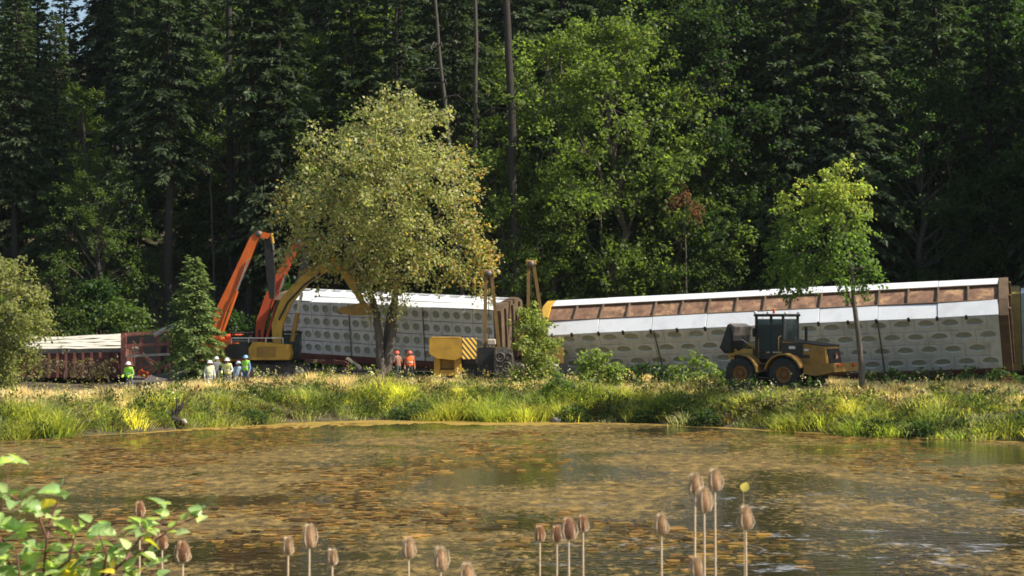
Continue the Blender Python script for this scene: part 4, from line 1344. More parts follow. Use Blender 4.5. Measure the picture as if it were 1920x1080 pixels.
# --- pipelayer tractors
def pipelayer(D, base_px, label, apex, feet, simple):
    p = P(base_px, 700, D); B = Vector((p.x, D, gz(p.x, D)))
    e = empty('pipelayer_tractor', B, label, 'tractor', 'pipelayer tractors')
    f = lambda a, b, dy=0.0: P(a, b, D) + Vector((0, dy, 0)) - B
    t = track_mesh(3.0, .95, .55)
    for y in (-.2, 1.7):
        link('track', t, e, (-.1, y, 0)); rollers(3.0, .95, .55, e, y)
    MB().prism([(.3, .8), (1.7, .8), (1.7, 1.75), (1.3, 1.9), (.3, 1.9)], .35, 1.3).build('engine_hood', M['yellow_dark'], e)
    MB().box((-.2, .8, 1.25), (1.0, 1.3, .8), bev=.08).build('operator_platform', M['black'], e)
    MB().box((-.4, .8, 1.8), (.5, .5, .14), bev=.04).box((-.62, .8, 2.1), (.12, .5, .6), bev=.04).build('seat', M['black'], e)
    MB().tube([(1.0, .8, 1.85), (1.0, .8, 2.6)], .06, 8).build('exhaust_pipe', M['steel'], e)
    if not simple:
        # counterweight with hazard stripes, on two yellow legs
        cw = MB().prism([(f(808, 0).x, f(0, 634).z), (f(868, 0).x, f(0, 634).z), (f(868, 0).x, f(0, 668).z), (f(856, 0).x, f(0, 674).z), (f(822, 0).x, f(0, 671).z), (f(808, 0).x, f(0, 662).z)], -1.5, -.5)
        c = cw.build('counterweight', M['yellow'], e)
        MB().box((f(838, 0).x, -1.0, f(0, 633.5).z + .03), (1.7, .9, .07), bev=.02).build('counterweight_lid', M['yellow'], c)
        for a, w in ((822, .36), (860, .42)):
            MB().box((f(a, 0).x, -1.15, (f(0, 668).z + .15) / 2), (w, .3, f(0, 668).z - .1), bev=.04).build('support_leg', M['yellow'], e)
        MB().box((f(841, 0).x, -1.14, .45), (1.0, .24, .35), bev=.03).build('cross_beam', M['yellow'], e)
        MB().box((f(841, 0).x, -.7, 1.0), (1.3, .5, .7), bev=.05).build('tractor_body', M['yellow_dark'], e)
        sc_, y0 = FPX / D, -1.5
        s = MB().box((0, 0, 0), (1.05, .08, 1.22), bev=.02)
        s.build('striped_panel', M['stripes'], e, loc=(f(881, 0).x, -1.15, f(0, 653).z), rot=(0, 0, R(38)))
        # winch and radiator guard
        w = MB().prism([(f(926, 0).x, .15), (f(962, 0).x, .15), (f(966, 0).x, 1.0), (f(960, 0).x, 1.75), (f(945, 0).x, 1.95), (f(928, 0).x, 1.8)], -1.3, -.5)
        wn_ = w.build('winch_frame', M['steel'], e)
        for (a, z, r) in ((938, 1.35, .28), (950, .8, .3), (936, .65, .22), (954, 1.4, .2)):
            MB().lathe([(.01, -.1), (r * .3, -.1), (r * .3, -.2), (r * .5, -.2), (r * .5, -.1), (r * .8, -.1), (r * .8, -.22), (r, -.22), (r, .1)], (f(a, 0).x, -1.35, z), 14, 'y').build('cable_drum', M['steel'], wn_)
        for (a, b, c2, d2) in ((930, 655, 934, 700), (944, 650, 948, 702), (960, 660, 962, 700)):
            MB().tube([f(a, b, -1.42), f(c2, d2, -1.42)], .04, 6).build('guard_bar', M['steel'], wn_)
        MB().box((f(922, 0).x, -.6, f(0, 641).z), (.5, .5, .35), bev=.06).build('control_box', M['pale'], e)
        MB().prism([(f(896, 0).x, .3), (f(926, 0).x, .3), (f(926, 0).x, 1.9), (f(896, 0).x, 1.9)], -.9, -.3).build('engine_side', M['black'], e)
    top = [f(*q) for q in apex]
    for i, (a, b) in enumerate(zip(apex, feet)):
        MB().sweep([f(a[0], a[1], -.25 + .5 * i), f(b[0], b[1], -.25 + .5 * i)], .10, .09, (0, 1, 0)).build('boom_leg', M['mast'], e)
    hd = MB().box((top[0] + top[1]) / 2, (abs(top[1].x - top[0].x) + .35, .7, .3), bev=.05)
    h = hd.build('boom_head', M['yellow_dark'], e)
    MB().lathe([(.02, -.1), (.2, -.1), (.2, .1), (.02, .1)], (top[0] + top[1]) / 2 + Vector((0, -.42, -.1)), 12, 'y').build('pulley', M['steel'], h)
    MB().tube([(top[0] + top[1]) / 2, (top[0] + top[1]) / 2 + Vector((.02, -.1, -2.6))], .025, 6).build('hoist_cable', M['black'], e)
    return e


pipelayer(96, 885, 'yellow pipelayer tractor with black-striped counterweight panel', [(911, 512), (921, 509)], [(909, 668), (937, 668)], False)
pipelayer(100, 1005, 'second pipelayer tractor behind the pale-leaved bush, its yellow boom rising above', [(991, 494), (1000, 491)], [(990, 660), (1024, 650)], True)

# --- wheel loader
LD = 84.5
lp = P(1436, 700, LD)
lo = empty('wheel_loader', (lp.x, LD, gz(lp.x, LD) + .0), 'yellow wheel loader, shade put into its paint, facing away to the left with raised bucket', 'wheel loader', rz=R(180 - 38))
lo.scale = (1.09, 1.09, 1.09)
def wheel(x, y):
    w = MB()
    prof = [(.40, -.26), (.62, -.31), (.74, -.27), (.78, -.14), (.78, .14), (.74, .27), (.62, .31), (.40, .26)]
    w.lathe(prof, (0, 0, 0), 28, 'y')
    for k in range(22):
        a = 2 * math.pi * k / 22
        for s in (-1, 1):
            w.box((.79 * math.cos(a + s * .05), s * .14, .79 * math.sin(a + s * .05)), (.06, .25, .08), rot=(0, -a, s * .35))
    wo = w.build('wheel', M['rubber'], lo, loc=(x, y, .78))
    out = 1 if y > 0 else -1
    rim = MB().lathe([(.42, out * -.05), (.42, out * .22), (.30, out * .24), (.26, out * .10), (.14, out * .10), (.13, out * .2), (.01, out * .2)], (0, 0, 0), 20, 'y')
    rim.build('rim', M['rim'], wo)
for x in (0.62, -1.65):
    for y in (1.1, -1.1): wheel(x, y)
MB().box((-.5, 0, .85), (2.6, .9, .55), bev=.1).tube([(.62, -.9, .78), (.62, .9, .78)], .17, 10).tube([(-1.65, -.9, .78), (-1.65, .9, .78)], .17, 10).build('chassis', M['black'], lo)
hood = MB()
hood.add([(-1.3, -.85, 1.25), (-3.55, -.8, 1.25), (-3.55, .8, 1.25), (-1.3, .85, 1.25), (-1.3, -.82, 2.32), (-3.4, -.72, 2.08), (-3.4, .72, 2.08), (-1.3, .82, 2.32)],
         [(0, 1, 2, 3), (4, 5, 6, 7), (0, 1, 5, 4), (1, 2, 6, 5), (2, 3, 7, 6), (3, 0, 4, 7)])
hd_ = hood.build('engine_hood', M['yellow_dark'], lo)
MB().box((-2.35, 0, 2.235), (2.2, 1.5, .06), rot=(0, -.113, 0), bev=.02).build('hood_top', M['black'], hd_)
MB().box((-1.85, .845, 1.90), (1.05, .03, .66), bev=.01).build('dark_side_panel', M['black'], hd_)
MB().box((-2.75, .80, 1.65), (.95, .03, .45), bev=.01).build('side_louvre', M['yellow_dark'], hd_)
MB().box((-2.55, .825, 1.62), (.32, .02, .16)).build('vent', M['black'], hd_)
MB().box((-1.85, .868, 2.02), (.32, .012, .13)).build('white_marking', M['white'], hd_)
MB().box((-2.55, .825, 1.92), (.24, .012, .10)).build('white_marking', M['white'], hd_)
gr = MB().box((-3.53, -.05, 1.62), (.06, 1.1, .72), rot=(0, .18, 0), bev=.02).build('rear_grille', M['black'], lo)
for k in range(6):
    MB().box((-3.57 + .018 * k, -.05, 1.34 + .11 * k), (.03, 1.0, .03)).build('grille_bar', M['steel'], gr)
tri = MB().prism([(-.17, 0), (.17, 0), (0, .30)], 0, .02).build('warning_triangle', M['orange'], gr, loc=(-3.63, -.05, 1.52), rot=(0, .18, math.pi / 2))
MB().prism([(-.10, .04), (.10, .04), (0, .20)], .022, .03).build('triangle_centre', M['white'], tri)
MB().prism([(-4.15, .95), (-3.2, .75), (-2.6, .85), (-2.6, 1.25), (-4.1, 1.35)], -1.2, 1.2).build('counterweight', M['yellow_dark'], lo)
for y in (-.75, .75):
    MB().box((-4.16, y, 1.25), (.06, .3, .14), bev=.02).build('tail_light', M['orange_red'], lo)
for y in (1.1, -1.1):
    pts = [(-1.65 + .95 * math.cos(a), y, .78 + .95 * math.sin(a)) for a in np.linspace(R(15), R(160), 8)]
    MB().sweep(pts, .04, .33, (0, 1, 0)).build('rear_fender', M['yellow_dark'], lo)
    pts = [(.62 + .93 * math.cos(a), y, .78 + .93 * math.sin(a)) for a in np.linspace(R(60), R(175), 7)]
    MB().sweep(pts, .04, .33, (0, 1, 0)).build('front_fender', M['yellow_dark'], lo)
cf = cab(lo, (-.6, 0, 1.45), (1.5, 1.5, 2.0), 'black')
MB().box((.1, .9, 2.7), (.05, .3, .4), bev=.02).build('mirror', M['black'], cf)
MB().tube([(-1.9, -.4, 2.2), (-1.9, -.4, 2.95)], .07, 8).build('exhaust_pipe', M['black'], lo)
for y in (-.6, .6):
    MB().box((.2, y, 3.62), (.12, .2, .14), bev=.03).build('work_light', M['white'], cf)
    MB().box((-1.4, y, 3.6), (.12, .18, .12), bev=.03).build('work_light', M['white'], cf)
MB().tube([(-.6, .3, 3.58), (-.6, .3, 3.78)], .06, 8).build('beacon', M['orange'], cf)
MB().tube([(-1.2, .95, 1.5), (-1.2, .95, 2.5), (-1.25, .8, 2.55)], .02, 6).tube([(-.15, .95, 1.3), (-.15, .95, 2.4)], .02, 6).build('grab_rail', M['yellow_dark'], lo)
for k in range(3):
    MB().box((-.45, .98, .62 + .32 * k), (.5, .22, .04), bev=.01).build('step', M['steel'], lo)
for k in range(4):
    MB().tube([(.3, -.2 + .13 * k, 1.5), (.7, -.25 + .15 * k, 2.0), (1.2, -.2 + .13 * k, 1.9)], .025, 6).build('hose', M['black'], lo)
MB().prism([(.1, .7), (1.1, .7), (1.25, 1.2), (.9, 1.85), (.3, 1.9), (.1, 1.4)], -.45, .45).build('front_frame', M['yellow_dark'], lo)
for y in (.55, -.55):
    MB().sweep([(.35, y, 1.75), (.8, y, 1.75), (1.2, y, 1.6), (1.5, y, 1.9)], [.16, .2, .2, .13], .07, (0, 1, 0)).build('lift_arm', M['yellow'], lo)
ram((.4, .25, 1.0), (1.15, .25, 1.55), .08, lo)
ram((.4, -.25, 1.0), (1.15, -.25, 1.55), .08, lo)
ram((.5, 0, 1.9), (1.3, 0, 2.35), .08, lo)
bu = MB()
bu.prism([(1.35, 1.75), (1.75, 1.7), (2.05, 2.0), (1.98, 2.06), (1.7, 1.82), (1.42, 1.88), (1.38, 2.5), (1.6, 3.05), (1.5, 3.1), (1.28, 2.55)], -.8, .8)
for y in (-.8, .77):
    bu.prism([(1.35, 1.75), (1.75, 1.7), (2.0, 2.0), (1.6, 3.05), (1.30, 2.5)], y, y + .03)
bo_ = bu.build('bucket', M['black'], lo)
MB().prism([(1.18, 2.95), (1.28, 2.56), (1.36, 2.56), (1.52, 3.12)], -.75, .75).build('spill_guard', M['steel'], bo_)
MB().prism([(1.05, 1.75), (1.7, 1.75), (1.35, 1.1)], .62, .68).build('yellow_triangle', M['yellow'], lo)  # bright yellow triangular plate beside the lift arm


# ------------------------------------------------------------------ people
SKIN = plain('skin', (0.42, 0.24, 0.16), .6)
CLOTH = {}
def cloth(c):
    if c not in CLOTH: CLOTH[c] = plain('cloth', c, .85)
    return CLOTH[c]


def person(px, D, face, label, hat, vest, shirt, pants, pose=0, h=1.76, z=None):
    p = P(px, 700, D)
    zz = gz(p.x, D) if z is None else z
    e = empty('person', (p.x, D, zz), label, 'person', 'workers in hard hats', rz=face)
    k = h / 1.76
    bend = (0, .12, -.08, .3)[pose % 4]
    V = {'pel': (0, 0, .95), 'sp': (0, bend * .25, 1.15), 'ch': (0, bend * .6, 1.35), 'nk': (0, bend * .8, 1.50), 'hd': (0, bend * .9 + .02, 1.63), 'top': (0, bend * .9 + .02, 1.74)}
    E = [('pel', 'sp'), ('sp', 'ch'), ('ch', 'nk'), ('nk', 'hd'), ('hd', 'top')]
    Rd = {'pel': .15, 'sp': .145, 'ch': .165, 'nk': .062, 'hd': .10, 'top': .06}
    for s, n in ((-1, 'l'), (1, 'r')):
        sw = .10 * s * (1 if pose in (1, 3) else .25)
        V.update({'hip' + n: (.10 * s, 0, .90), 'kn' + n: (.12 * s, sw + .03, .50), 'an' + n: (.13 * s, sw * 1.4, .09), 'to' + n: (.14 * s, sw * 1.4 + .17, .04)})
        E += [('pel', 'hip' + n), ('hip' + n, 'kn' + n), ('kn' + n, 'an' + n), ('an' + n, 'to' + n)]
        Rd.update({'hip' + n: .105, 'kn' + n: .072, 'an' + n: .058, 'to' + n: .05})
        ax = bend * .7
        if pose == 2 and s == 1:
            el_, wr_ = (.30, .12 + ax, 1.15), (.20, .34 + ax, 1.28)
        elif pose == 1:
            el_, wr_ = (.30 * s, -.02 + ax, 1.14), (.24 * s, .22 + ax, 1.05)
        else:
            el_, wr_ = (.27 * s, -.03 + ax, 1.12), (.28 * s, .08 + ax, .88)
        V.update({'sh' + n: (.19 * s, ax, 1.43), 'el' + n: el_, 'wr' + n: wr_})
        dv = (Vector(wr_) - Vector(el_)).normalized()
        hp = Vector(wr_) + dv * .08
        V['pa' + n] = tuple(hp)
        E += [('ch', 'sh' + n), ('sh' + n, 'el' + n), ('el' + n, 'wr' + n), ('wr' + n, 'pa' + n)]
        Rd.update({'sh' + n: .075, 'el' + n: .052, 'wr' + n: .036, 'pa' + n: .034})
        side = dv.cross(Vector((s, 0, 0.1))).normalized()
        for q in range(4):
            nm = f'f{q}{n}'
            V[nm] = tuple(hp + dv * (.085 - .012 * abs(q - 1.4)) + side * (.026 * (q - 1.5)) + Vector((-.02 * s, 0, 0)))
            E.append(('pa' + n, nm)); Rd[nm] = .010
        V['th' + n] = tuple(Vector(wr_) + dv * .06 + side * .06); E.append(('wr' + n, 'th' + n)); Rd['th' + n] = .011
    keys = list(V)
    me = bpy.data.meshes.new('body')
    me.from_pydata([Vector(V[q]) * k for q in keys], [(keys.index(a), keys.index(b)) for a, b in E], [])
    tmp = bpy.data.objects.new('tmp', me); COL.objects.link(tmp)
    tmp.modifiers.new('skin', 'SKIN')
    sv = me.skin_vertices[0].data
    for i, q in enumerate(keys):
        sv[i].radius = (Rd[q] * k * (1.12 if q in ('ch', 'sp', 'pel') else 1), Rd[q] * k * (0.8 if q in ('ch', 'sp', 'pel') else 1))
    sv[0].use_root = True
    sb = tmp.modifiers.new('sub', 'SUBSURF'); sb.levels = 1; sb.render_levels = 1
    dg = bpy.context.evaluated_depsgraph_get()
    body = bpy.data.meshes.new_from_object(tmp.evaluated_get(dg))
    bpy.data.objects.remove(tmp)
    body.name = 'body'
    body.materials.clear()
    for m in (SKIN, cloth(shirt), cloth(pants), cloth((.05, .04, .035))): body.materials.append(m)
    tv, tf = [], []
    idx = {}
    for f in body.polygons:
        c = f.center / k
        f.use_smooth = True
        arm = abs(c.x) > .2
        if c.z > 1.49: mi = 0
        elif c.z < .12: mi = 3
        elif c.z < .98 and not arm: mi = 2
        elif any((Vector(V['pa' + n]) - c).length < .13 for n in 'lr'): mi = 0
        elif c.z < .86: mi = 2 if abs(c.x) < .22 else 0
        else: mi = 1
        f.material_index = mi
        if vest and .97 < c.z < 1.50 and abs(c.x) < .225:
            ring = []
            for vi in f.vertices:
                if vi not in idx:
                    idx[vi] = len(tv); v = body.vertices[vi]; tv.append(v.co + v.normal * .028)
                ring.append(idx[vi])
            tf.append(ring)
    link('body', body, e)
    hd = Vector(V['hd']) * k
    if vest:
        vm = MB(); vm.add(tv, tf, 0, True)
        vo = vm.build('safety_vest', cloth(vest), e)
        MB().lathe([(.205 * k, -.03), (.205 * k, .03)], Vector(V['sp']) * k + Vector((0, 0, .02)), 14).build('reflective_band', cloth((.62, .62, .55)), vo, scale=(1, .86, 1), loc=(0, V['sp'][1] * k * .14, 0))
    hb = MB().lathe([(.175, -.005), (.135, .015), (.132, .05), (.115, .10), (.07, .135), (.005, .145)], hd + Vector((0, .01, .035)), 14)
    ho = hb.build('hard_hat', plain('hat', hat, .4), e)
    MB().box(hd + Vector((0, .155, .045)), (.17, .10, .02), bev=.008).build('brim', ho.data.materials[0], ho)
    MB().prism([(-.018, -.02), (.018, -.02), (0, .045)], .085, .125).build('nose', SKIN, e, loc=hd - Vector((0, 0, .02)))
    for sx in (-1, 1):
        MB().box(hd + Vector((sx * .105, 0, -.01)), (.02, .04, .06), bev=.008).build('ear', SKIN, e)
        MB().box(hd + Vector((sx * .035, .088, .01)), (.025, .02, .014)).build('eye', cloth((.03, .025, .02)), e)
    return e


LIME = (0.34, 0.75, 0.06)
person(243, 88, R(160), 'worker in white hard hat and lime vest wading in grass before the red car', (.82, .80, .76), LIME, (.25, .45, .1), (.10, .11, .16), 1, 1.74, z=1.0)
person(393, 89, R(200), 'worker in white hard hat and pale vest, leftmost of the group before the excavator', (.85, .84, .80), (.60, .62, .38), (.62, .62, .60), (.32, .33, .36), 0, 1.74, z=1.05)
person(405, 93, R(30), 'worker in grey-white hard hat and dark clothes, second from left before the excavator', (.60, .60, .58), None, (.16, .16, .17), (.10, .10, .11), 2, 1.76, z=1.15)
person(427, 90.5, R(170), 'worker in white hard hat with yellow vest, middle of the group before the excavator', (.82, .82, .80), (.62, .60, .22), (.66, .64, .6), (.16, .16, .18), 1, 1.80, z=1.08)
person(442, 92, R(220), 'bending worker in light blue shirt between yellow-vested and lime-vested men', (.5, .56, .62), None, (.30, .42, .58), (.14, .18, .28), 3, 1.62, z=1.05)
person(461, 91.5, R(150), 'worker in blue hard hat, lime vest and blue jeans beside the excavator', (.22, .42, .72), LIME, (.16, .28, .50), (.08, .13, .26), 0, 1.80, z=1.22)
person(747, 94, R(40), 'worker in red-orange hard hat and dark shirt with white bib beside the maple trunk', (.85, .10, .05), None, (.26, .12, .08), (.05, .06, .06), 1, 1.76)
person(768, 93.5, R(190), 'worker in red-orange hard hat and orange vest left of the pipelayer', (.85, .11, .05), (.85, .16, .04), (.5, .14, .06), (.05, .06, .06), 0, 1.76)


# ------------------------------------------------------------------ bank vegetation
def blades(n_t, per, xr, dr, hr, w, pal_fn, arch, spread, name, accept=None, yfix=None):
    x = RNG.uniform(*xr, n_t); d = RNG.uniform(*dr, n_t)
    y = shore(x) + d
    if accept is not None:
        k = accept(x, y, d); x, y, d = x[k], y[k], d[k]
    n = len(x)
    hs = RNG.uniform(hr[0], hr[1], n)
    patch = np.array([mnoise.noise((a * .22, b * .35, 3.1)) for a, b in zip(x, y)])
    hs = hs * (1 + 0.9 * patch).clip(.35, 2)
    X = np.repeat(x, per) + RNG.normal(0, spread, n * per)
    Y = np.repeat(y, per) + RNG.normal(0, spread, n * per)
    Z = ground_z(X, Y)
    Hh = np.repeat(hs, per) * RNG.uniform(.55, 1.15, n * per)
    ox, oy = X - np.repeat(x, per), Y - np.repeat(y, per)
    az = np.arctan2(oy, ox) + RNG.normal(0, .6, n * per)
    lean = (np.hypot(ox, oy) / spread * .5 + RNG.uniform(.05, .45, n * per)).clip(0, 1.25) * arch
    dx, dy = np.cos(az), np.sin(az)
    wx, wy = -dy, dx
    rot = RNG.normal(0, .9, n * per)
    wx, wy = np.cos(rot) * wx - np.sin(rot) * wy, np.sin(rot) * wx + np.cos(rot) * wy
    ww = w * RNG.uniform(.6, 1.3, n * per)
    def pt(t, side):
        r = lean * Hh * t * t
        z = Hh * (t - lean * .45 * t * t * t)
        return np.stack([X + dx * r + wx * ww * side, Y + dy * r + wy * ww * side, Z + z], -1)
    V = np.stack([pt(0, -.5), pt(0, .5), pt(.55, .42), pt(.55, -.42), pt(1, .06), pt(1, -.06)], 1)
    m = n * per
    base = np.arange(m)[:, None] * 6
    F = np.concatenate([base + np.array([0, 1, 2, 3]), base + np.array([3, 2, 4, 5])], 0)
    cols = np.repeat(pal_fn(x, y, d, patch), per, 0) * RNG.normal(1, .16, (n * per, 1)).clip(.5, 1.6)
    me = poly_mesh(name, V.reshape(-1, 3), F, np.repeat(cols, 6, 0), M['grass'])
    return link(name, me)


def clear_of(x, y, d):
    k = np.ones(len(x), bool)
    k &= ~((np.abs(x - 14.0) < 3.0) & (y > 82.6))            # the loader stands here
    k &= y < 99
    k &= ~((x > 12) & (y > 90))
    return k


def rough(x, y, d):
    k = clear_of(x, y, d)
    g = np.array([mnoise.noise((a * .55, b * .7, 8.2)) for a, b in zip(x, y)])
    return k & (RNG.random(len(x)) < sm(-.45, .15, g))


def pal_sedge(x, y, d, p):
    n = len(x)
    a = pick_cols([(0.29, 0.29, 0.06), (0.18, 0.21, 0.05), (0.44, 0.38, 0.08), (0.11, 0.14, 0.04)], n, .25)
    b = pick_cols([(0.085, 0.115, 0.035), (0.15, 0.16, 0.07), (0.28, 0.25, 0.14)], n)
    t = (RNG.random(n) < sm(.25, -.25, p) * .7)[:, None]
    return np.where(t, b, a)


def pal_mid(x, y, d, p):
    n = len(x)
    a = pick_cols([(0.38, 0.34, 0.06), (0.26, 0.27, 0.05), (0.44, 0.37, 0.09)], n)
    b = pick_cols([(0.42, 0.31, 0.14), (0.36, 0.27, 0.13), (0.20, 0.21, 0.07)], n)
    t = (RNG.random(n) < sm(-.15, .3, p + (d - 3.6) * .16))[:, None]
    return np.where(t, b, a)


def pal_dry(x, y, d, p):
    n = len(x)
    a = pick_cols([(0.50, 0.37, 0.20), (0.40, 0.29, 0.16), (0.58, 0.45, 0.27)], n)
    b = pick_cols([(0.20, 0.21, 0.06), (0.17, 0.15, 0.06)], n)
    t = (RNG.random(n) < sm(0, -.4, p) * .45)[:, None]
    return np.where(t, b, a)


tag(blades(430, 140, (-26, 26), (-.1, 3.6), (0.5, 1.05), .034, pal_sedge, 1.0, .34, 'shore_sedge', rough), 'arching green sedge along the far water edge', 'sedge', kind='stuff')
tag(blades(800, 60, (-30, 30), (2.4, 8), (0.25, 0.62), .03, pal_mid, .75, .28, 'bank_grass', rough), 'yellow-green grass on the far bank', 'grass', kind='stuff')
tag(blades(3600, 28, (-34, 32), (4.0, 20.0), (0.16, 0.42), .026, pal_dry, .4, .26, 'dry_grass', clear_of), 'dry tan grass between bank and machines', 'grass', kind='stuff')


def weeds():
    n = 520
    x = RNG.uniform(-28, 28, n); d = RNG.uniform(2, 14, n); y = shore(x) + d
    k = clear_of(x, y, d) & (y < 96); x, y = x[k], y[k]; n = len(x)
    z = ground_z(x, y)
    h = RNG.uniform(.5, 1.15, n)
    per = 9
    X = np.repeat(x, per); Y = np.repeat(y, per); Z = np.repeat(z, per); Hh = np.repeat(h, per)
    t = RNG.uniform(.35, 1, n * per)
    C = np.stack([X + RNG.normal(0, .10, n * per), Y + RNG.normal(0, .1, n * per), Z + Hh * t], -1)
    D = RNG.normal(0, 1, (n * per, 3)) + np.array([0, 0, .5])
    Nn = norm(RNG.normal(0, .6, (n * per, 3)) + np.array([0, 0, 1]))
    L = RNG.uniform(.07, .17, n * per)
    base = pick_cols([(0.50, 0.45, 0.32), (0.20, 0.24, 0.06), (0.14, 0.18, 0.05), (0.36, 0.24, 0.10)], n, .3)
    return quads('seeding_weeds', C, D, Nn, L, L * .55, np.repeat(base, per, 0), M['grass'])


tag(link('seeding_weeds', weeds()), 'seeding weeds with pale heads scattered through the bank grass', 'weeds', kind='stuff')

def mounds():
    Cs, Ds, Ls, cs = [], [], [], []
    pals = [[(.05, .075, .022), (.075, .10, .03)], [(.10, .13, .035), (.14, .16, .045)], [(.26, .27, .06), (.20, .22, .05)], [(.20, .13, .06), (.15, .10, .05)], [(.30, .24, .12), (.22, .18, .09)]]
    for k in range(620):
        x = RNG.uniform(-28, 28); d = RNG.uniform(0.3, 6.5) if k % 5 else RNG.uniform(6, 13); y = float(shore(x)) + d
        if not clear_of(np.array([x]), np.array([y]), np.array([d]))[0] or y > 97: continue
        rr = RNG.uniform(.2, .62) * (1.1 if d < 5 else .75)
        n = int(260 * rr + 40)
        v = norm(RNG.normal(0, 1, (n, 3))); v[:, 2] = np.abs(v[:, 2])
        Cs.append(np.array([x, y, gz(x, y)]) + v * RNG.uniform(.3, 1.1, (n, 1)) * np.array([rr * 1.3, rr, rr * RNG.uniform(.8, 1.7)]))
        Ds.append(v + RNG.normal(0, .5, (n, 3)) + np.array([0, 0, .2])); Ls.append(RNG.uniform(.08, .24, n))
        cs.append(pick_cols(pals[RNG.choice(5, p=[.34, .24, .16, .12, .14])], n))
    C = np.concatenate(Cs); L = np.concatenate(Ls)
    return quads('bank_weeds', C, np.concatenate(Ds), norm(RNG.normal(0, .6, (len(C), 3)) + np.array([0, 0, 1])), L, L * .42, np.concatenate(cs), M['leaf'])


tag(link('bank_weeds', mounds()), 'rough mixed weeds growing through the grass of the far bank', 'weeds', kind='stuff')

# broad dark-leaved clumps between the sedge
random.seed(77)
dk = [(770, 783, 81.5, .75), (1075, 778, 81, .6), (480, 782, 80, .5), (1330, 790, 78, .6), (1640, 800, 73, .6), (1710, 800, 72.5, .5), (90, 800, 72.0, .5), (1210, 782, 80.5, .45)]
dl = ['beside the yellow grass below the maple', 'below the light green bush', 'below the excavator tracks', 'left of the loader shadow', 'right of the loader', 'second right of the loader', 'at the left water edge', 'below the leaning car middle']
for (a, b, D, r), t in zip(dk, dl):
    p = P(a, b, D); D = float(shore(p.x)) + .35; r *= 1.25
    n = 900
    d = norm(RNG.normal(0, 1, (n, 3))); d[:, 2] = np.abs(d[:, 2])
    C = d * RNG.uniform(.4, 1, (n, 1)) * np.array([r * 1.3, r, r])
    me = quads('dark_clump', C, d + RNG.normal(0, .5, (n, 3)) - np.array([0, 0, .5]), norm(RNG.normal(0, .5, (n, 3)) + np.array([0, -.2, 1])), RNG.uniform(.12, .26, n), RNG.uniform(.06, .13, n), pick_cols([(.035, .06, .02), (.05, .08, .025), (.07, .10, .03)], n), M['leaf'])
    tag(link('dark_bank_clump', me, None, (p.x, D, gz(p.x, D))), f'dark leafy clump at the waterline {t}', 'plant', 'dark clumps at the waterline')

# stump, rock, pale wood at the waterline
sp_ = P(325, 790, 76.2)
st = empty('driftwood_stump', (sp_.x, 76.2, gz(sp_.x, 76.2)), 'dark rooted stump with a pale broken end at the left waterline', 'stump')
sb_ = MB()
for k in range(16):
    a = random.uniform(0, 6.28); l = random.uniform(.5, 1.1)
    sb_.tube([(random.uniform(-.1, .1), 0, .1), (math.cos(a) * l * .35, math.sin(a) * .3, l * .55), (math.cos(a) * l * .55 - .1, math.sin(a) * .4, l * random.uniform(.75, 1.0))], [.09, .06, .015], n=6)
sb_.build('root_mass', M['wood_dark'], st)
MB().tube([(.0, -.25, .12), (.35, -.45, .0), (.62, -.55, -.05)], [.16, .15, .13], 10).build('log', M['wood_dark'], st)
MB().tube([(.5, -.56, .08), (.62, -.66, .05), (.74, -.68, -.06)], [.05, .11, .07], 7).build('pale_broken_end', M['pale'], st)


def rock(a, b, D, s, label):
    p = P(a, b, D)
    bmh = bmesh.new(); bmesh.ops.create_icosphere(bmh, subdivisions=3, radius=1)
    for v in bmh.verts:
        f = 1 + .35 * mnoise.noise(v.co * 1.3 + Vector((a, b, 0)))
        v.co = Vector((v.co.x * s[0] * f, v.co.y * s[1] * f, v.co.z * s[2] * f))
    me = bpy.data.meshes.new('rock'); bmh.to_mesh(me); bmh.free(); me.materials.append(M['rock'])
    tag(link('rock', me, None, (p.x, D, p.z)), label, 'rock')


rock(1572, 772, 76.5, (.55, .5, .35), 'grey rock in the grass below the loader counterweight')
rock(1044, 789, 80.9, (.28, .25, .16), 'small pale rock at the waterline below the small dark bush')


# floating weed: flat ragged flakes lying on the pond, gathered in drifts
def floating_weed():
    n0 = 60000
    y = 30 + 50 * RNG.random(n0) ** .8
    x = RNG.uniform(-1, 1, n0) * (y * .33 + 2)
    g = np.array([mnoise.noise((a * .16, b * .10, 5.5)) + .6 * mnoise.noise((a * .6, b * .35, 2.5)) for a, b in zip(x, y)])
    k = (RNG.random(n0) < sm(-.15, .55, g) * .55) & (y < shore(x) - 1.5)
    x, y, g = x[k], y[k], g[k]
    n = len(x)
    a = np.linspace(0, 2 * np.pi, 7)[:-1]
    sz = RNG.uniform(.04, .16, (n, 1)) * (1 + .8 * RNG.random((n, 1)) ** 3)
    rx = sz * RNG.uniform(.7, 1.6, (n, 1)); ry = sz * RNG.uniform(.6, 1.3, (n, 1))
    jit = RNG.uniform(.55, 1.25, (n, 6))
    V = np.stack([x[:, None] + rx * np.cos(a) * jit, y[:, None] + ry * np.sin(a) * jit, RNG.uniform(.006, .02, (n, 1)) + RNG.uniform(0, .018, (n, 6))], -1)
    c = pick_cols([(0.40, 0.225, 0.065), (0.30, 0.165, 0.045), (0.13, 0.075, 0.025), (0.06, 0.04, 0.016), (0.20, 0.135, 0.04)], n, .25) * .72
    return poly_mesh('floating_weed', V.reshape(-1, 3), np.arange(n * 6).reshape(n, 6), np.repeat(c, 6, 0), M['grass'])


tag(link('floating_weed', floating_weed()), 'ragged flakes of brown and golden weed floating in drifts on the pond', 'pond weed', kind='stuff')

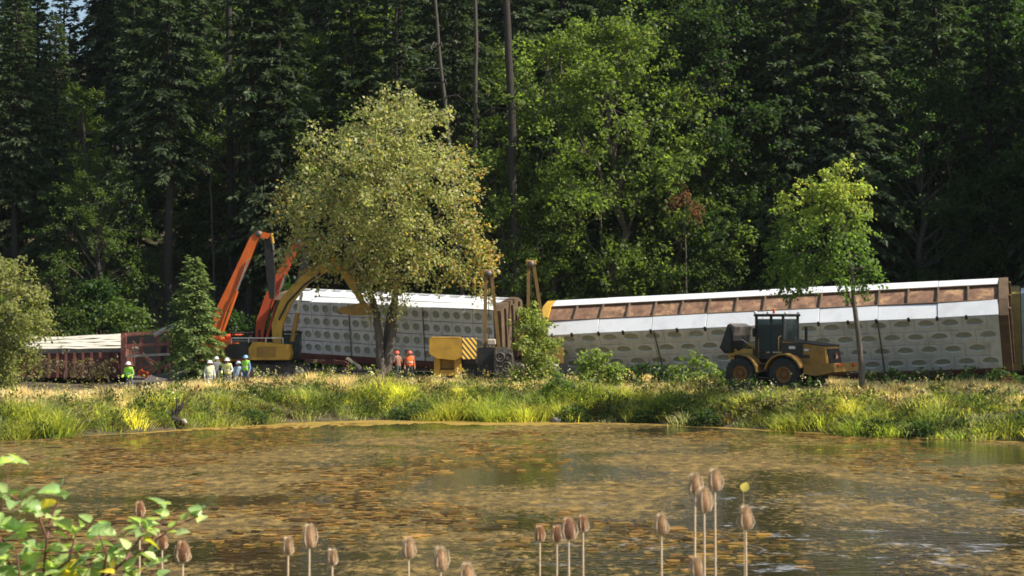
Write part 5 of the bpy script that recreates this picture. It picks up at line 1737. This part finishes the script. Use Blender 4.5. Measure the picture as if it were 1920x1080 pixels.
# ------------------------------------------------------------------ foreground teasels
def teasel(px, py, hpx, D, dark, label, wpx=None, lean=0.0, to=None):
    """py is the top of the head."""
    top = P(px, py, D); s = D / FPX; hpx *= .84 * random.uniform(.92, 1.06)
    h = hpx * s; w = (wpx or hpx * random.uniform(.42, .52)) * s / 2
    foot = P((px if to is None else to), py, D)
    base = Vector((foot.x + lean, D, gz(foot.x, D)))
    e = empty('teasel', base, label, 'teasel', 'dry teasels on the near bank')
    hb = top - base
    neck = hb - Vector((0, 0, h))
    stm = MB()
    mid = neck * .5 + Vector((lean * .2, 0, 0))
    stm.tube([(0, 0, -.05), mid * .6, mid, neck * .8 + Vector((neck.x * .15, 0, 0)), neck], [.004, .0037, .0033, .0029, .0026], n=7)
    stm.build('stem', M['teasel_stem'], e)
    m = 'teasel_dark' if dark else 'teasel'
    # head: ovoid covered with rows of small spikes
    prof = [(w * q, h * t) for t, q in ((0, .3), (.06, .74), (.2, .96), (.45, 1), (.66, .88), (.84, .60), (.95, .30), (1.0, .05))]
    hm = MB().lathe(prof, neck, 14)
    ga = 2.39996
    nsp = 260
    for k in range(nsp):
        t = (k + .5) / nsp
        q = np.interp(t, [0, .06, .2, .45, .66, .84, .95, 1], [.3, .74, .96, 1, .88, .60, .30, .05]) * w
        a = k * ga
        c = neck + Vector((q * math.cos(a), q * math.sin(a), h * t))
        o = Vector((math.cos(a), math.sin(a), .55 + .8 * t)).normalized()
        si = Vector((-math.sin(a), math.cos(a), 0)) * .0014
        l = .009 + .006 * t
        hm.add([c - si, c + si, c + o * l, c + Vector((0, 0, .0018))], [(0, 1, 2), (1, 3, 2), (3, 0, 2)], 1)
    hm.build('seed_head', [M[m], M['teasel_stem' if not dark else 'teasel']], e)
    for k in range(6):
        a = k * 1.05 + random.uniform(-.25, .25)
        l = h * random.uniform(.55, 1.0)
        r0 = Vector((math.cos(a), math.sin(a), 0))
        b = MB().tube([neck, neck + r0 * w * 1.35 + Vector((0, 0, h * .06)), neck + r0 * w * 1.9 + Vector((0, 0, l * .5)), neck + r0 * w * 1.6 + Vector((0, 0, l))], [.0022, .002, .0016, .0006], n=4)
        b.build('bract', M['teasel_stem'], e)
    return e


random.seed(9)
T = [(540, 1012, 34, 4.3, 0, 'brown teasel left of the taller pair in the bottom middle-left'),
     (580, 988, 48, 4.2, 0, 'tallest brown teasel of the three left of centre'),
     (623, 1034, 32, 4.4, 0, 'short brown teasel right of the tallest one left of centre'),
     (343, 1020, 40, 4.4, 1, 'dark purple-brown teasel right of the shrub branch'),
     (304, 1006, 30, 4.7, 1, 'dim dark teasel just behind the shrub branch tip'),
     (262, 945, 30, 5.0, 1, 'small dark teasel rising behind the shrub leaves'),
     (766, 1013, 42, 4.3, 0, 'brown teasel left of the pair at bottom centre'),
     (826, 1030, 46, 4.1, 0, 'brown teasel right of the pair at bottom centre'),
     (876, 1060, 40, 4.2, 0, 'brown teasel just peeping over the bottom edge near centre'),
     (1012, 990, 30, 4.9, 1, 'leftmost of four dark teasels in a row before the open water'),
     (1044, 990, 34, 4.8, 1, 'second from left of four dark teasels in a row'),
     (1066, 974, 48, 4.7, 1, 'largest and third of four dark teasels in a row'),
     (1093, 970, 32, 4.9, 1, 'rightmost and highest of four dark teasels in a row'),
     (1240, 968, 40, 4.3, 0, 'brown teasel standing alone left of the tall cluster'),
     (1303, 892, 40, 4.2, 0, 'left upper teasel of the tall cluster of three'),
     (1340, 884, 44, 4.1, 0, 'highest teasel, upper right of the tall cluster'),
     (1320, 918, 54, 4.0, 0, 'biggest front teasel of the tall cluster'),
     (1398, 952, 46, 4.2, 0, 'brown teasel leaning right of the tall cluster'),
     (1306, 1048, 42, 4.2, 0, 'low teasel peeping over the bottom edge under the tall cluster')]
for a, b, hh, D, dk_, lab in T:
    teasel(a, b, hh, D, dk_, lab, lean=random.uniform(-.03, .03))


def leaf_shape(L, W, curl, teeth=True):
    """Single folded, slightly toothed leaf along +y, about 30 triangles."""
    n = 7
    vs, fs = [], []
    for i in range(n + 1):
        t = i / n
        w = W * .5 * math.sin(math.pi * min(1, t ** .75 * .97 + .02)) ** .8 * (1 + (.10 if teeth and i % 2 else -.04))
        if i == n: w = .0005
        z = -curl * L * t * t
        vs += [(-w, L * t, z + w * .45), (0, L * t, z), (w, L * t, z + w * .45)]
    for i in range(n):
        for k in (0, 1):
            a = i * 3 + k
            fs.append((a, a + 1, a + 4, a + 3))
    V = np.array(vs); F = np.array(fs)
    return V, F


LEAFPAL = [(0.28, 0.36, 0.12), (0.36, 0.43, 0.16), (0.21, 0.30, 0.11), (0.42, 0.48, 0.20)]
leaf_meshes = []
for i in range(7):
    V, F = leaf_shape(.057, .034 + .005 * (i % 3), .15 + .08 * (i % 3))
    c = LEAFPAL[i % 4] if i < 5 else ((0.55, 0.50, 0.05), (0.62, 0.46, 0.05))[i - 5]
    cv = np.tile(np.array(c), (len(V), 1)) * RNG.normal(1, .10, (len(V), 1))
    cv[1::3] *= 1.3; cv[0::6] *= .82; cv[5::6] *= .82
    me = poly_mesh('leaf', V, F, cv, M['nearleaf'])
    for p_ in me.polygons: p_.use_smooth = True
    leaf_meshes.append(me)

SD = 4.0
sbase = P(90, 1200, SD)
sh = empty('foreground_shrub', (sbase.x, SD, gz(sbase.x, SD)), 'green-leaved shrub with reddish twigs in the near lower left corner', 'shrub')
SB = Vector(sh.location)
stems = [[(60, 1180, .1), (80, 1090, .05), (88, 1010, 0), (70, 960, 0), (40, 940, .02), (10, 925, 0)],
         [(150, 1180, 0), (190, 1090, 0), (235, 1050, -.05), (280, 1022, 0), (330, 985, 0), (372, 968, .03)],
         [(88, 1010, 0), (100, 960, .05), (112, 930, .05)],
         [(70, 1120, .1), (20, 1060, .1), (-5, 1000, .1), (5, 940, .08), (18, 872, .1)],
         [(190, 1090, 0), (200, 1040, -.1), (185, 1000, -.1)],
         [(235, 1050, -.05), (262, 1010, .0), (272, 982, .05)],
         [(80, 1090, .05), (130, 1050, -.1), (142, 1000, -.1)],
         [(150, 1180, 0), (250, 1110, -.1), (290, 1070, -.1)],
         [(60, 1180, .1), (40, 1100, -.2), (30, 1030, -.2)],
         [(280, 1022, 0), (300, 985, .05), (312, 958, .05)]]
random.seed(31)
for sdef in stems:
    pts = [P(a, b, SD + dy) - SB for a, b, dy in sdef]
    dense = []
    for i in range(len(pts) - 1):
        for q in range(3): dense.append(pts[i].lerp(pts[i + 1], q / 3))
    dense.append(pts[-1])
    n = len(dense)
    MB().tube(dense, [.0042 - .0026 * i / (n - 1) for i in range(n)], n=6).build('twig', M['twig'], sh)


def put_leaf(pos, az, pitch, roll, s, mesh):
    o = link('leaf', mesh, sh, pos)
    o.rotation_euler = (pitch, roll, az)
    o.scale = (s, s, s)


clusters = [(18, 866, 5, .95), (10, 932, 6, 1), (40, 945, 4, .9), (75, 958, 7, 1.05), (112, 926, 6, .95), (95, 980, 4, .8), (35, 1000, 8, 1), (10, 985, 6, .9), (142, 990, 6, 1), (130, 1020, 6, .9),
            (75, 1040, 8, 1.05), (105, 1060, 8, 1), (20, 1050, 8, 1), (50, 1080, 8, 1), (180, 1005, 6, .95), (205, 1000, 5, .8), (185, 1040, 7, .9), (160, 1060, 8, 1), (215, 1050, 7, .9),
            (240, 1035, 5, .8), (270, 985, 7, .95), (262, 1005, 5, .8), (312, 960, 6, .9), (335, 985, 4, .8), (368, 970, 5, .8), (290, 1030, 3, .7), (280, 1060, 6, .8), (250, 1075, 7, .9),
            (200, 1080, 8, 1), (130, 1085, 8, 1), (90, 1090, 8, 1), (300, 1075, 4, .7), (5, 1085, 7, 1)]
for a, b, n, s in clusters:
    for k in range(n):
        c = P(a + random.gauss(0, 9), b + random.gauss(0, 9), SD + random.gauss(0, .05)) - SB
        az = random.uniform(0, 6.28)
        yel = (random.random() < .05 or (abs(a - 130) < 30 and b > 1050 and random.random() < .3) or (a in (200,) and random.random() < .3))
        put_leaf(c, az, random.uniform(-.25, .95), random.gauss(0, .5), s * random.uniform(.6, 1.05), leaf_meshes[random.choice((5, 6)) if yel else random.randrange(5)])

# small yellow leaf standing over the water
yl = MB()
yp = P(1394, 912, 4.4)
V, F = leaf_shape(.028, .026, .1, False)
o = link('yellow_leaf_sprig', None)
bpy.data.objects.remove(o)
ye = empty('yellow_leaf_sprig', (yp.x, 4.4, gz(yp.x, 4.4)), 'tiny yellow leaf tip above the right-leaning teasel', 'leaf')
lm_ = poly_mesh('leaf', V, F, np.tile(np.array((0.62, 0.50, 0.10)), (len(V), 1)), M['nearleaf'])
link('leaf', lm_, ye, (0, 0, yp.z - ye.location.z - .014), (R(70), .3, R(-20)))
MB().tube([(0.004, 0, 0), (.006, .01, .6), (0, 0, yp.z - ye.location.z - .012)], [.0012, .001, .0007], 5).build('stalk', M['teasel_stem'], ye)


# ------------------------------------------------------------------ thin summer haze over the valley
hm_ = bpy.data.materials.new('haze_air'); hm_.use_nodes = True
hn = hm_.node_tree
hn.nodes.remove(hn.nodes['Principled BSDF'])
pv = hn.nodes.new('ShaderNodeVolumePrincipled')
pv.inputs['Color'].default_value = (0.86, 0.93, 1.0, 1)
pv.inputs['Density'].default_value = 0.00006
pv.inputs['Anisotropy'].default_value = 0.2
hn.links.new(pv.outputs[0], hn.nodes['Material Output'].inputs['Volume'])
hz = MB().box((0, 0, 70), (4400, 4400, 150)).build('haze', hm_)
tag(hz, 'thin pale haze filling the air of the valley', 'haze', kind='stuff')
